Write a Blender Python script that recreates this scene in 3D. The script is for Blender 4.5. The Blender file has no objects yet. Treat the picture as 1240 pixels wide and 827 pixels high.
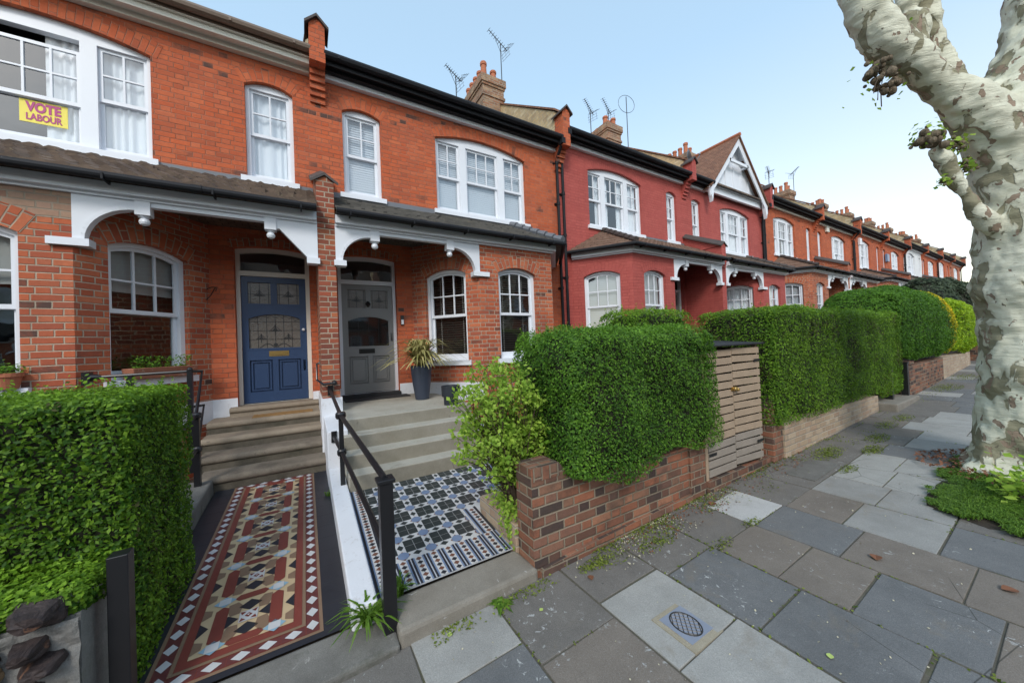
import bpy, math, random
import numpy as np
from mathutils import Vector, Matrix
from mathutils.geometry import tessellate_polygon
from mathutils import noise as mnoise

random.seed(7)
rng = np.random.default_rng(7)
sc = bpy.context.scene
COL = sc.collection
R = math.radians

# ------------------------------------------------------------------ naming
def tag(o, label=None, cat=None, group=None, kind=None):
    if label: o['label'] = label
    if cat: o['category'] = cat
    if group: o['group'] = group
    if kind: o['kind'] = kind
    return o

def empty(name, loc=(0, 0, 0), label=None, cat=None, group=None, rz=0):
    o = bpy.data.objects.new(name, None)
    o.empty_display_size = .2
    o.location = loc
    o.rotation_euler = (0, 0, rz)
    COL.objects.link(o)
    return tag(o, label, cat, group)

def copy_tree(o, parent=None):
    c = o.copy()
    COL.objects.link(c)
    c.parent = parent
    for ch in list(o.children):
        copy_tree(ch, c)
    return c

# ------------------------------------------------------------------ materials
class NT:
    def __init__(s, name):
        s.m = bpy.data.materials.new(name)
        s.m.use_nodes = True
        s.t = s.m.node_tree
        s.t.nodes.clear()
        s.out = s.n('ShaderNodeOutputMaterial')
    def n(s, typ, **kw):
        nd = s.t.nodes.new(typ)
        for k, v in kw.items():
            setattr(nd, k, v)
        return nd
    def lk(s, a, b): s.t.links.new(a, b)
    def set(s, sock, v):
        if hasattr(v, 'is_linked') or isinstance(v, bpy.types.NodeSocket): s.lk(v, sock)
        elif v is not None: sock.default_value = v
    def math(s, op, a, b=None, c=None):
        nd = s.n('ShaderNodeMath', operation=op)
        s.set(nd.inputs[0], a)
        if b is not None: s.set(nd.inputs[1], b)
        if c is not None: s.set(nd.inputs[2], c)
        return nd.outputs[0]
    def mix(s, f, a, b, blend='MIX'):
        nd = s.n('ShaderNodeMix', data_type='RGBA', blend_type=blend)
        s.set(nd.inputs[0], f); s.set(nd.inputs[6], a); s.set(nd.inputs[7], b)
        return nd.outputs[2]
    def rng(s, v, a, b, c=0., d=1.):
        nd = s.n('ShaderNodeMapRange')
        s.set(nd.inputs[0], v)
        for i, x in zip((1, 2, 3, 4), (a, b, c, d)): s.set(nd.inputs[i], x)
        return nd.outputs[0]
    def noise(s, vec, scale, detail=3, rough=.5, dist=0.):
        nd = s.n('ShaderNodeTexNoise')
        if vec is not None: s.lk(vec, nd.inputs['Vector'])
        nd.inputs['Scale'].default_value = scale
        nd.inputs['Detail'].default_value = detail
        nd.inputs['Roughness'].default_value = rough
        nd.inputs['Distortion'].default_value = dist
        return nd.outputs['Fac']
    def voro(s, vec, scale, feature='F1', out='Distance'):
        nd = s.n('ShaderNodeTexVoronoi', feature=feature)
        if vec is not None: s.lk(vec, nd.inputs['Vector'])
        nd.inputs['Scale'].default_value = scale
        return nd.outputs[out]
    def obj(s): return s.n('ShaderNodeTexCoord').outputs['Object']
    def pos(s): return s.n('ShaderNodeNewGeometry').outputs['Position']
    def ramp(s, v, stops, interp='LINEAR'):
        nd = s.n('ShaderNodeValToRGB')
        nd.color_ramp.interpolation = interp
        el = nd.color_ramp.elements
        while len(el) < len(stops): el.new(.5)
        for e, (p, c) in zip(el, stops):
            e.position = p; e.color = (*c, 1)
        s.lk(v, nd.inputs[0])
        return nd.outputs[0]
    def bump(s, h, strength=.5, dist=.01, normal=None):
        nd = s.n('ShaderNodeBump')
        nd.inputs['Strength'].default_value = strength
        nd.inputs['Distance'].default_value = dist
        s.lk(h, nd.inputs['Height'])
        if normal is not None: s.lk(normal, nd.inputs['Normal'])
        return nd.outputs[0]
    def bsdf(s, col, rough=.8, normal=None, metal=0., spec=.5, coat=0.):
        b = s.n('ShaderNodeBsdfPrincipled')
        s.set(b.inputs['Base Color'], (*col, 1) if isinstance(col, tuple) and len(col) == 3 else col)
        s.set(b.inputs['Roughness'], rough)
        b.inputs['Metallic'].default_value = metal
        b.inputs['Specular IOR Level'].default_value = spec
        if coat: b.inputs['Coat Weight'].default_value = coat
        if normal is not None: s.lk(normal, b.inputs['Normal'])
        s.lk(b.outputs[0], s.out.inputs[0])
        return b

def c4(c): return (*c, 1.)

def brick_mat(name, cols, mortar, mw=.011, strength=.6, stain=.25, painted=False, grime=(.25, .2, .16), soot=0., fleck=0.):
    k = NT(name)
    uv = k.n('ShaderNodeUVMap').outputs[0]
    wob = k.n('ShaderNodeTexNoise'); wob.inputs['Scale'].default_value = 9.; k.lk(uv, wob.inputs['Vector'])
    off = k.n('ShaderNodeVectorMath', operation='SCALE'); k.lk(wob.outputs['Color'], off.inputs[0]); off.inputs['Scale'].default_value = .008
    add = k.n('ShaderNodeVectorMath', operation='ADD'); k.lk(uv, add.inputs[0]); k.lk(off.outputs[0], add.inputs[1])
    sp = k.n('ShaderNodeSeparateXYZ'); k.lk(add.outputs[0], sp.inputs[0])
    u, v = sp.outputs[0], sp.outputs[1]
    P, H = .3375, .075
    row = k.math('FLOOR', k.math('DIVIDE', v, H))
    odd = k.math('FLOORED_MODULO', row, 2.)
    rj = k.n('ShaderNodeTexWhiteNoise', noise_dimensions='1D'); k.lk(row, rj.inputs['W'])
    x = k.math('ADD', k.math('ADD', u, k.math('MULTIPLY', odd, P / 2)), k.math('MULTIPLY', rj.outputs['Value'], .03))
    p = k.math('FLOORED_MODULO', x, P)
    head = k.math('GREATER_THAN', p, .225)
    a = k.math('SUBTRACT', p, k.math('MULTIPLY', head, .225))
    wd = k.math('SUBTRACT', .225, k.math('MULTIPLY', head, .1125))
    dv = k.math('MINIMUM', a, k.math('SUBTRACT', wd, a))
    b = k.math('FLOORED_MODULO', v, H)
    dh = k.math('MINIMUM', b, k.math('SUBTRACT', H, b))
    d = k.math('MINIMUM', dv, dh)
    fine = k.noise(uv, 90., 2)
    dn = k.math('ADD', d, k.math('MULTIPLY', k.math('SUBTRACT', fine, .5), .006))
    mask = k.rng(dn, mw * .5 - .0025, mw * .5 + .0025)          # 1 on brick, 0 in mortar
    idv = k.n('ShaderNodeCombineXYZ')
    k.lk(k.math('ADD', k.math('MULTIPLY', k.math('FLOOR', k.math('DIVIDE', x, P)), 2.), head), idv.inputs[0])
    k.lk(row, idv.inputs[1])
    wn = k.n('ShaderNodeTexWhiteNoise', noise_dimensions='2D'); k.lk(idv.outputs[0], wn.inputs['Vector'])
    n = len(cols)
    bc = k.ramp(wn.outputs['Value'], [(i / n, c) for i, c in enumerate(cols)], 'LINEAR')
    pos = k.pos()
    big = k.noise(pos, 1.7, 6, .66)
    med = k.noise(uv, 22., 4, .65)
    bc = k.mix(k.rng(med, .35, .8, 0., .35), bc, c4(tuple(x * .55 for x in cols[0])))
    bc = k.mix(k.rng(big, .42, .78, 0., stain), bc, c4(grime))
    if soot:
        bc = k.mix(k.rng(k.noise(pos, 3.3, 6, .7), .5, .7, 0., soot), bc, (.045, .04, .037, 1))
    if fleck:      # blackened bricks, pale mortar smears
        bc = k.mix(k.math('MULTIPLY', k.rng(wn.outputs['Value'], .955, .96), k.rng(big, .4, .6)), bc, (.10, .06, .05, 1))
        fl = k.math('MULTIPLY', k.rng(k.noise(uv, 26., 4, .7, 1.), .67, .72), k.rng(k.noise(pos, 2.2, 3), .5, .62))
        bc = k.mix(k.math('MULTIPLY', fl, fleck), bc, (.62, .50, .42, 1))
    stm = k.n('ShaderNodeMapping'); k.lk(uv, stm.inputs['Vector']); stm.inputs['Scale'].default_value = (7., .45, 1.)
    streak = k.math('MULTIPLY', k.rng(k.noise(stm.outputs[0], 1., 4, .6), .5, .8), k.rng(k.noise(pos, .8, 3), .4, .65))
    bc = k.mix(k.math('MULTIPLY', streak, .35), bc, c4(tuple(x * .42 for x in cols[0])))
    mc = k.mix(k.rng(k.noise(pos, 2.1, 4), .35, .7), c4(mortar), c4(tuple(x * .55 for x in mortar)))
    col = k.mix(mask, mc, bc)
    h = k.math('ADD', k.math('MULTIPLY', mask, 1.), k.math('MULTIPLY', k.noise(uv, 60., 4, .7), .55))
    h = k.math('ADD', h, k.math('MULTIPLY', wn.outputs['Value'], .35))
    nb = k.bump(h, strength, .006)
    k.bsdf(col, .7 if painted else .9, nb, spec=.2)
    return k.m

def paint(name, col, rough=.45, var=.12, spec=.5, metal=0., bumpy=.0, dirt=None):
    k = NT(name)
    p = k.obj()
    n1 = k.noise(p, 5., 5, .65)
    cc = k.mix(k.rng(n1, .3, .75, 0., var), c4(col), c4(tuple(x * .55 for x in col)))
    if dirt:
        cc = k.mix(k.rng(k.noise(p, 17., 6, .7), .56, .72, 0., .55), cc, c4(dirt))
    nb = k.bump(k.noise(p, 55., 3), bumpy, .004) if bumpy else None
    k.bsdf(cc, rough, nb, metal, spec)
    return k.m

def stone(name, c1, c2, spot=None, scale=6., rough=.9, strength=.5, spotscale=9., moss=None):
    k = NT(name)
    p = k.pos()
    n1 = k.noise(p, scale, 6, .65)
    n2 = k.noise(p, 140., 3, .7)
    col = k.mix(k.rng(n1, .3, .7), c4(c1), c4(c2))
    col = k.mix(k.rng(n2, .35, .75, 0., .45), col, c4(tuple(x * .6 for x in c1)))
    col = k.mix(k.rng(k.noise(p, 420., 1), .62, .72, 0., .35), col, c4(tuple(min(1, x * 1.9) for x in c2)))
    if spot:
        v = k.noise(p, spotscale, 5, .6, 1.2)
        col = k.mix(k.rng(v, .64, .7, 0., .7), col, c4(spot))
    if moss:
        col = k.mix(k.rng(k.noise(p, 4., 6, .7), .55, .72, 0., .8), col, c4(moss))
    h = k.math('ADD', n1, k.math('MULTIPLY', n2, .5))
    k.bsdf(col, rough, k.bump(h, strength, .006), spec=.3)
    return k.m

def glass_mat(name, base=.07, tint=(.86, .9, .92), wav=.05):
    k = NT(name)
    tr = k.n('ShaderNodeBsdfTransparent'); tr.inputs[0].default_value = c4(tint)
    gl = k.n('ShaderNodeBsdfGlossy'); gl.inputs['Roughness'].default_value = .015
    nb = k.bump(k.noise(k.pos(), 2.6, 2), wav, .05)
    k.lk(nb, gl.inputs['Normal'])
    fr = k.n('ShaderNodeLayerWeight'); fr.inputs[0].default_value = .5      # facing: 0 head-on, 1 at grazing
    fac = k.math('MINIMUM', k.math('ADD', k.math('MULTIPLY', k.math('POWER', fr.outputs['Facing'], 4.), .9), base), 1.)
    mx = k.n('ShaderNodeMixShader'); k.lk(fac, mx.inputs[0]); k.lk(tr.outputs[0], mx.inputs[1]); k.lk(gl.outputs[0], mx.inputs[2])
    k.lk(mx.outputs[0], k.out.inputs[0])
    return k.m

def tile_mat(name, c1, c2, row=.1, colw=.165, strength=.7, moss=None):
    k = NT(name)
    uv = k.n('ShaderNodeUVMap').outputs[0]
    sp = k.n('ShaderNodeSeparateXYZ'); k.lk(uv, sp.inputs[0])
    r = k.math('DIVIDE', sp.outputs[1], row)
    rf = k.math('FLOOR', r)
    u = k.math('DIVIDE', k.math('ADD', sp.outputs[0], k.math('MULTIPLY', k.math('FLOORED_MODULO', rf, 2.), colw / 2)), colw)
    idv = k.n('ShaderNodeCombineXYZ'); k.lk(k.math('FLOOR', u), idv.inputs[0]); k.lk(rf, idv.inputs[1])
    wn = k.n('ShaderNodeTexWhiteNoise', noise_dimensions='2D'); k.lk(idv.outputs[0], wn.inputs['Vector'])
    col = k.mix(wn.outputs['Value'], c4(c1), c4(c2))
    col = k.mix(k.rng(k.noise(k.pos(), 7., 6, .7), .4, .75, 0., .6), col, c4(tuple(x * .5 for x in c1)))
    if moss: col = k.mix(k.rng(k.noise(k.pos(), 14., 5, .7), .58, .7, 0., .7), col, c4(moss))
    fr = k.math('FRACT', r); fu = k.math('FRACT', u)
    joint = k.math('MULTIPLY', k.rng(fr, 0., .12), k.math('MULTIPLY', k.rng(fu, 0., .06), k.rng(fu, 1., .94)))
    col = k.mix(joint, c4(tuple(x * .3 for x in c1)), col)
    h = k.math('ADD', k.math('SUBTRACT', 1., fr), k.math('MULTIPLY', joint, .4))
    k.bsdf(col, .85, k.bump(h, strength, .02), spec=.25)
    return k.m

def leaf_mat(name, dark, light, trans=.32, rough=.55, gloss=.2):
    k = NT(name)
    at = k.n('ShaderNodeAttribute', attribute_name='tone')
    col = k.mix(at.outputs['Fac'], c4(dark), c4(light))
    b = k.n('ShaderNodeBsdfPrincipled')
    k.lk(col, b.inputs['Base Color']); b.inputs['Roughness'].default_value = rough
    b.inputs['Specular IOR Level'].default_value = gloss
    tl = k.n('ShaderNodeBsdfTranslucent')
    k.lk(k.mix(.5, col, c4(tuple(min(1, x * 1.4) for x in light))), tl.inputs[0])
    mx = k.n('ShaderNodeMixShader'); mx.inputs[0].default_value = trans
    k.lk(b.outputs[0], mx.inputs[1]); k.lk(tl.outputs[0], mx.inputs[2])
    k.lk(mx.outputs[0], k.out.inputs[0])
    return k.m

M = {}
M['brick'] = brick_mat('orange_red_brick', [(.52, .115, .048), (.58, .138, .056), (.40, .095, .045), (.60, .165, .075), (.52, .115, .046), (.47, .12, .06), (.57, .145, .062)], (.46, .20, .13), mw=.008, strength=1., stain=.6, grime=(.30, .095, .06), fleck=.6)
M['brick_low'] = brick_mat('weathered_red_brick', [(.46, .112, .05), (.55, .145, .065), (.31, .078, .05), (.58, .185, .09), (.40, .098, .05)], (.46, .37, .28), mw=.012, strength=.9, stain=.3, grime=(.24, .12, .085), fleck=.35)
M['brick_pier'] = brick_mat('dark_red_brick', [(.30, .085, .05), (.38, .10, .055), (.19, .06, .045), (.46, .15, .07), (.25, .08, .05)], (.45, .37, .28), mw=.014, stain=.3, grime=(.16, .09, .065))
M['brick_pale'] = brick_mat('pale_repaired_brick', [(.36, .22, .15), (.42, .28, .2), (.33, .17, .12), (.45, .33, .25), (.38, .24, .17)], (.42, .35, .27), mw=.014, stain=.3, grime=(.3, .22, .16))
M['brick_red'] = brick_mat('red_painted_brick', [(.45, .100, .084), (.475, .110, .092), (.43, .093, .079)], (.40, .084, .070), mw=.009, strength=.7, stain=.4, painted=True, grime=(.30, .07, .06))
M['brick_white'] = brick_mat('white_painted_brick', [(.74, .75, .76), (.78, .79, .8)], (.7, .71, .72), mw=.008, strength=.3, stain=.2, painted=True, grime=(.6, .6, .58))
M['brick_yellow'] = brick_mat('yellow_stock_brick', [(.55, .40, .21), (.62, .47, .26), (.42, .30, .17), (.66, .54, .34), (.52, .37, .2)], (.48, .42, .32), mw=.014, stain=.3, grime=(.3, .23, .15), soot=.15)
M['brick_chim'] = brick_mat('sooty_chimney_brick', [(.30, .15, .09), (.40, .2, .11), (.22, .12, .08), (.45, .3, .18), (.3, .17, .1)], (.38, .33, .27), mw=.014, stain=.4, grime=(.16, .12, .1), soot=.6)
M['brick_garden'] = brick_mat('garden_wall_brick', [(.25, .105, .065), (.33, .13, .075), (.10, .058, .047), (.37, .175, .105), (.22, .125, .085), (.29, .14, .095), (.06, .047, .045)], (.28, .23, .17), mw=.014, strength=1., stain=.45, grime=(.13, .095, .07), soot=.7)
M['brick_buff'] = brick_mat('buff_garden_brick', [(.42, .32, .22), (.48, .37, .26), (.33, .24, .17), (.52, .42, .31), (.4, .28, .2)], (.45, .4, .33), mw=.013, stain=.3, grime=(.28, .22, .16))
M['white'] = paint('white_gloss_paint', (.74, .77, .82), .35, .05)
M['cream'] = paint('cream_paint', (.70, .68, .60), .4, .06)
M['whitewall'] = paint('whitewashed_masonry', (.72, .74, .78), .7, .12, bumpy=.4, dirt=(.42, .4, .37))
M['black'] = paint('black_gloss_paint', (.012, .012, .014), .32, .1)
M['blackplastic'] = paint('black_gutter_plastic', (.014, .015, .018), .6, .1, spec=.2)
M['browngutter'] = paint('weathered_brown_gutter', (.17, .12, .085), .5, .4)
M['blue'] = paint('navy_blue_paint', (.030, .060, .135), .35, .06)
M['grey'] = paint('grey_door_paint', (.235, .235, .23), .38, .05)
M['brass'] = paint('aged_brass', (.5, .34, .12), .35, .2, metal=.9)
M['steel'] = paint('galvanised_steel', (.33, .35, .37), .4, .2, metal=.7)
M['lead'] = paint('lead_came', (.03, .03, .03), .4)
M['leadgrey'] = paint('lead_flashing', (.16, .17, .19), .55, .3)
M['curtain'] = paint('white_net_curtain', (.90, .91, .93), .8, .03)
M['roller'] = paint('grey_roller_blind', (.50, .48, .44), .8, .05)
M['curtain_warm'] = paint('grey_lined_curtain', (.5, .5, .5), .8, .15)
M['blind'] = paint('white_slatted_blind', (.8, .82, .85), .5, .05)
M['blind_grey'] = paint('grey_slatted_blind', (.42, .43, .45), .5, .1)
M['blind_dark'] = paint('dark_wood_blind', (.055, .045, .038), .3, .2, spec=.7)
M['tape'] = paint('blind_tape', (.42, .4, .36), .7)
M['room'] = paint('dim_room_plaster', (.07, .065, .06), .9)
M['glass'] = glass_mat('window_glass', .17)
M['glass_up'] = glass_mat('upper_window_glass', .17)
M['leaded'] = paint('obscure_leaded_glass', (.17, .155, .135), .14, .35, spec=.8, bumpy=.9)
M['leaded2'] = paint('clear_door_glass', (.02, .02, .02), .04, .3, spec=1.)
M['tile_dark'] = tile_mat('dark_concrete_roof_tile', (.10, .072, .056), (.17, .122, .09), moss=(.22, .18, .12))
M['tile_slate'] = tile_mat('grey_roof_tile', (.10, .095, .085), (.14, .13, .115), moss=(.2, .18, .13))
M['tile_brown'] = tile_mat('brown_roof_tile', (.15, .085, .06), (.22, .14, .10), moss=(.24, .2, .12))
M['tile_red'] = tile_mat('red_clay_roof_tile', (.2, .095, .06), (.28, .14, .085), row=.1, colw=.17, moss=(.2, .19, .15))
M['tile_orange'] = tile_mat('orange_pantile', (.36, .15, .07), (.42, .22, .11), row=.28, colw=.22, moss=(.2, .15, .1))
M['coping'] = paint('dark_coping_tile', (.07, .055, .05), .7, .4)
M['clay'] = paint('terracotta', (.44, .15, .075), .8, .35, bumpy=.3)
M['clay_old'] = paint('lime_stained_terracotta', (.36, .14, .08), .85, .3, bumpy=.6, dirt=(.62, .55, .48))
M['step_old'] = stone('worn_york_stone_step', (.11, .093, .074), (.27, .225, .175), spot=(.05, .047, .042), scale=4., moss=(.045, .05, .032))
M['step_top'] = stone('sandstone_step', (.22, .18, .135), (.33, .275, .21), spot=(.12, .1, .08), scale=4.)
M['step_new'] = stone('pale_concrete_step', (.34, .315, .255), (.46, .44, .38), spot=(.24, .21, .165), scale=3., spotscale=4.)
M['kerb'] = stone('worn_concrete_threshold', (.20, .18, .15), (.27, .25, .215), spot=(.5, .5, .5), scale=6., spotscale=7.)
M['concrete'] = stone('old_grey_concrete', (.12, .115, .105), (.19, .185, .17), spot=(.33, .32, .3), scale=5., spotscale=12., moss=(.06, .065, .045))
M['soil'] = stone('garden_soil', (.035, .027, .02), (.07, .055, .04), scale=9.)
M['asphalt'] = stone('road_asphalt', (.045, .045, .047), (.07, .07, .07), scale=12.)
M['rubble'] = stone('cement_rendered_rubble', (.17, .168, .16), (.26, .255, .24), scale=11., strength=1., moss=(.12, .12, .09))
M['flint'] = stone('dark_rubble_stone', (.022, .017, .018), (.07, .05, .046), spot=(.2, .1, .06), scale=14., strength=1., rough=.6)
M['ochre'] = stone('ochre_rubble_stone', (.22, .15, .09), (.34, .22, .11), scale=14., strength=.8)
M['wood'] = paint('silvered_timber', (.38, .285, .20), .8, .5, bumpy=.4)
M['wood_grey'] = paint('grey_silvered_timber', (.29, .25, .21), .85, .4, bumpy=.4)
M['felt'] = paint('black_roofing_felt', (.018, .02, .024), .8)
M['mat'] = paint('dark_doormat', (.03, .03, .032), .95, .3, bumpy=.8)
M['coir'] = paint('brown_doormat', (.30, .17, .06), .95, .3, bumpy=.8)
M['pot'] = paint('slate_blue_planter', (.035, .045, .07), .5, .1)
M['potblack'] = paint('charcoal_planter', (.018, .022, .03), .5, .1)
M['yellow'] = paint('yellow_poster', (.85, .72, .12), .6, .03)
M['magenta'] = paint('magenta_ink', (.45, .06, .22), .6, .03)
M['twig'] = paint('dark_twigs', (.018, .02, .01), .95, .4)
M['branch'] = paint('brown_stems', (.08, .055, .035), .9, .3)
M['deadleaf'] = paint('brown_dead_leaf', (.19, .075, .035), .8, .4)
M['chip'] = paint('pale_fallen_petal', (.50, .46, .33), .8, .2)
M['freshleaf'] = paint('fallen_green_leaf', (.42, .52, .14), .6, .2)
M['leaf1'] = leaf_mat('privet_leaf', (.022, .074, .005), (.23, .40, .03), gloss=.22)
M['leaf2'] = leaf_mat('dark_privet_leaf', (.032, .095, .009), (.18, .36, .035), gloss=.25)
M['leaf3'] = leaf_mat('hedge_leaf', (.05, .12, .010), (.23, .40, .035), gloss=.18)
M['leaf4'] = leaf_mat('evergreen_leaf', (.034, .10, .012), (.14, .30, .03), gloss=.18)
M['leaflime'] = leaf_mat('lime_leaf', (.16, .30, .012), (.46, .60, .035))
M['leafgold'] = leaf_mat('golden_leaf', (.52, .42, .015), (.80, .62, .04))
M['leafbush'] = leaf_mat('bright_bush_leaf', (.13, .26, .025), (.42, .58, .09), trans=.4)
M['leafolive'] = leaf_mat('olive_leaf', (.035, .055, .03), (.1, .13, .075))
M['grass'] = leaf_mat('grass_blade', (.05, .12, .012), (.17, .30, .035), gloss=.3)
M['moss'] = leaf_mat('moss_tuft', (.06, .10, .012), (.26, .31, .06), gloss=.2)
M['phormium'] = leaf_mat('striped_sword_leaf', (.16, .17, .045), (.52, .45, .2), trans=.2)
M['t_black'] = paint('black_encaustic_tile', (.026, .028, .036), .4, .35)
M['t_green'] = paint('dark_green_tile', (.036, .045, .046), .3, .3)
M['t_white'] = paint('white_encaustic_tile', (.56, .56, .56), .42, .3)
M['t_red'] = paint('oxblood_tile', (.21, .05, .037), .42, .4)
M['t_tan'] = paint('tan_tile', (.24, .155, .10), .45, .35)
M['t_brown'] = paint('brown_tile', (.17, .075, .05), .35, .25)
M['t_cream'] = paint('cream_tile', (.56, .42, .25), .45, .25)
M['t_blue'] = paint('pale_blue_tile', (.26, .42, .52), .35, .15)
M['t_mid'] = paint('mid_blue_tile', (.17, .23, .35), .35, .2)

def bark():
    k = NT('plane_tree_bark')
    p = k.pos()
    mp = k.n('ShaderNodeMapping'); k.lk(p, mp.inputs['Vector']); mp.inputs['Scale'].default_value = (1., 1., .7)
    pv = mp.outputs[0]
    base = k.mix(k.rng(k.noise(pv, 6., 5), .3, .7), (.72, .71, .57, 1), (.60, .59, .46, 1))
    n1 = k.noise(pv, 5.0, 3, .5, .7)
    n2 = k.noise(pv, 9., 3, .5, .6)
    big = k.noise(pv, 1.1, 2)
    s1 = k.rng(k.math('ADD', n1, k.math('MULTIPLY', k.math('SUBTRACT', big, .5), .55)), .58, .597)
    s2 = k.rng(n2, .625, .637)
    s3 = k.rng(k.noise(pv, 17., 2, .5), .715, .73)
    olive = k.mix(k.noise(pv, 25., 4), (.33, .30, .20, 1), (.24, .23, .155, 1))
    brown = k.mix(k.noise(pv, 30., 4), (.36, .27, .20, 1), (.24, .18, .13, 1))
    col = k.mix(s1, base, olive)
    col = k.mix(s2, col, brown)
    col = k.mix(s3, col, (.16, .14, .10, 1))
    sz = k.n('ShaderNodeSeparateXYZ'); k.lk(p, sz.inputs[0])
    ang = k.n('ShaderNodeMapping'); k.lk(p, ang.inputs['Vector']); ang.inputs['Scale'].default_value = (1.2, 1.2, 7.); ang.inputs['Rotation'].default_value = (.2, .25, 0)
    wr = k.noise(ang.outputs[0], 3., 5, .6)
    edge = k.math('SUBTRACT', k.rng(k.math('ADD', n1, k.math('MULTIPLY', k.math('SUBTRACT', big, .5), .55)), .552, .58), s1)
    col = k.mix(k.math('MULTIPLY', edge, .35), col, (.30, .26, .18, 1))
    grain = k.noise(ang.outputs[0], 14., 5, .75)
    col = k.mix(k.rng(grain, .58, .82, 0., .3), col, (.30, .28, .22, 1))
    col = k.mix(k.rng(k.noise(p, 60., 3, .6), .68, .74, 0., .6), col, (.12, .10, .07, 1))
    h = k.math('ADD', k.math('MULTIPLY', wr, 1.), k.math('ADD', k.math('MULTIPLY', k.math('ADD', s1, s2), -.45), k.math('MULTIPLY', grain, .35)))
    k.bsdf(col, .85, k.bump(h, .8, .025), spec=.2)
    return k.m
M['bark'] = bark()
M['knuckle'] = stone('dark_pollard_knuckle', (.09, .068, .045), (.24, .19, .13), scale=25., strength=1.)

def slab_mat(name, c1, c2, spots=.5, sc=5.):
    k = NT(name)
    p = k.pos()
    n1 = k.noise(p, sc, 6, .68); n2 = k.noise(p, 130., 3, .75)
    col = k.mix(k.rng(n1, .3, .7), c4(c1), c4(c2))
    col = k.mix(k.rng(n2, .3, .7, 0., .55), col, c4(tuple(x * .55 for x in c1)))
    col = k.mix(k.rng(k.noise(p, 330., 1), .62, .7, 0., .3), col, (.42, .42, .41, 1))
    li = k.noise(p, 24., 4, .6, .8)
    gate = k.rng(k.noise(p, 2.3, 2), .5, .62)
    col = k.mix(k.math('MULTIPLY', k.math('MULTIPLY', k.rng(li, .62, .67), gate), spots), col, (.42, .43, .42, 1))
    col = k.mix(k.rng(k.noise(p, 1.4, 5, .7), .5, .75, 0., .4), col, c4(tuple(x * .5 for x in c1)))
    col = k.mix(k.rng(k.noise(p, 3.1, 6, .75, .6), .56, .74, 0., .5), col, (.20, .165, .12, 1))      # earthy staining
    gum = k.math('MULTIPLY', k.rng(k.voro(p, 6.5), .075, .06), k.rng(k.noise(p, 1.9, 1), .52, .56))
    col = k.mix(k.math('MULTIPLY', gum, .55), col, (.06, .06, .06, 1))
    crack = k.math('MULTIPLY', k.rng(k.voro(p, 1.7, 'DISTANCE_TO_EDGE'), .006, .002), k.rng(k.noise(p, .9, 2), .56, .6))
    col = k.mix(k.math('MULTIPLY', crack, .7), col, (.03, .03, .025, 1))
    h = k.math('ADD', n1, k.math('MULTIPLY', n2, .6))
    k.bsdf(col, .85, k.bump(h, .6, .007), spec=.3)
    return k.m
M['s_light'] = slab_mat('pale_paving_slab', (.32, .315, .295), (.41, .405, .38), .3)
M['s_white'] = slab_mat('new_white_paving_slab', (.45, .45, .44), (.55, .55, .54), .2)
M['s_blue'] = slab_mat('blue_grey_paving_slab', (.135, .139, .141), (.19, .192, .192), 1.)
M['s_dark'] = slab_mat('dark_paving_slab', (.15, .139, .126), (.205, .19, .172), .85)
M['s_brown'] = slab_mat('brownish_paving_slab', (.175, .151, .128), (.23, .2, .17), .85)
M['s_pale'] = slab_mat('warm_pale_paving_slab', (.27, .265, .25), (.34, .335, .315), .3)
M['s_joint'] = stone('sandy_joint', (.085, .078, .06), (.13, .118, .092), scale=20., moss=(.075, .095, .025))

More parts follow.
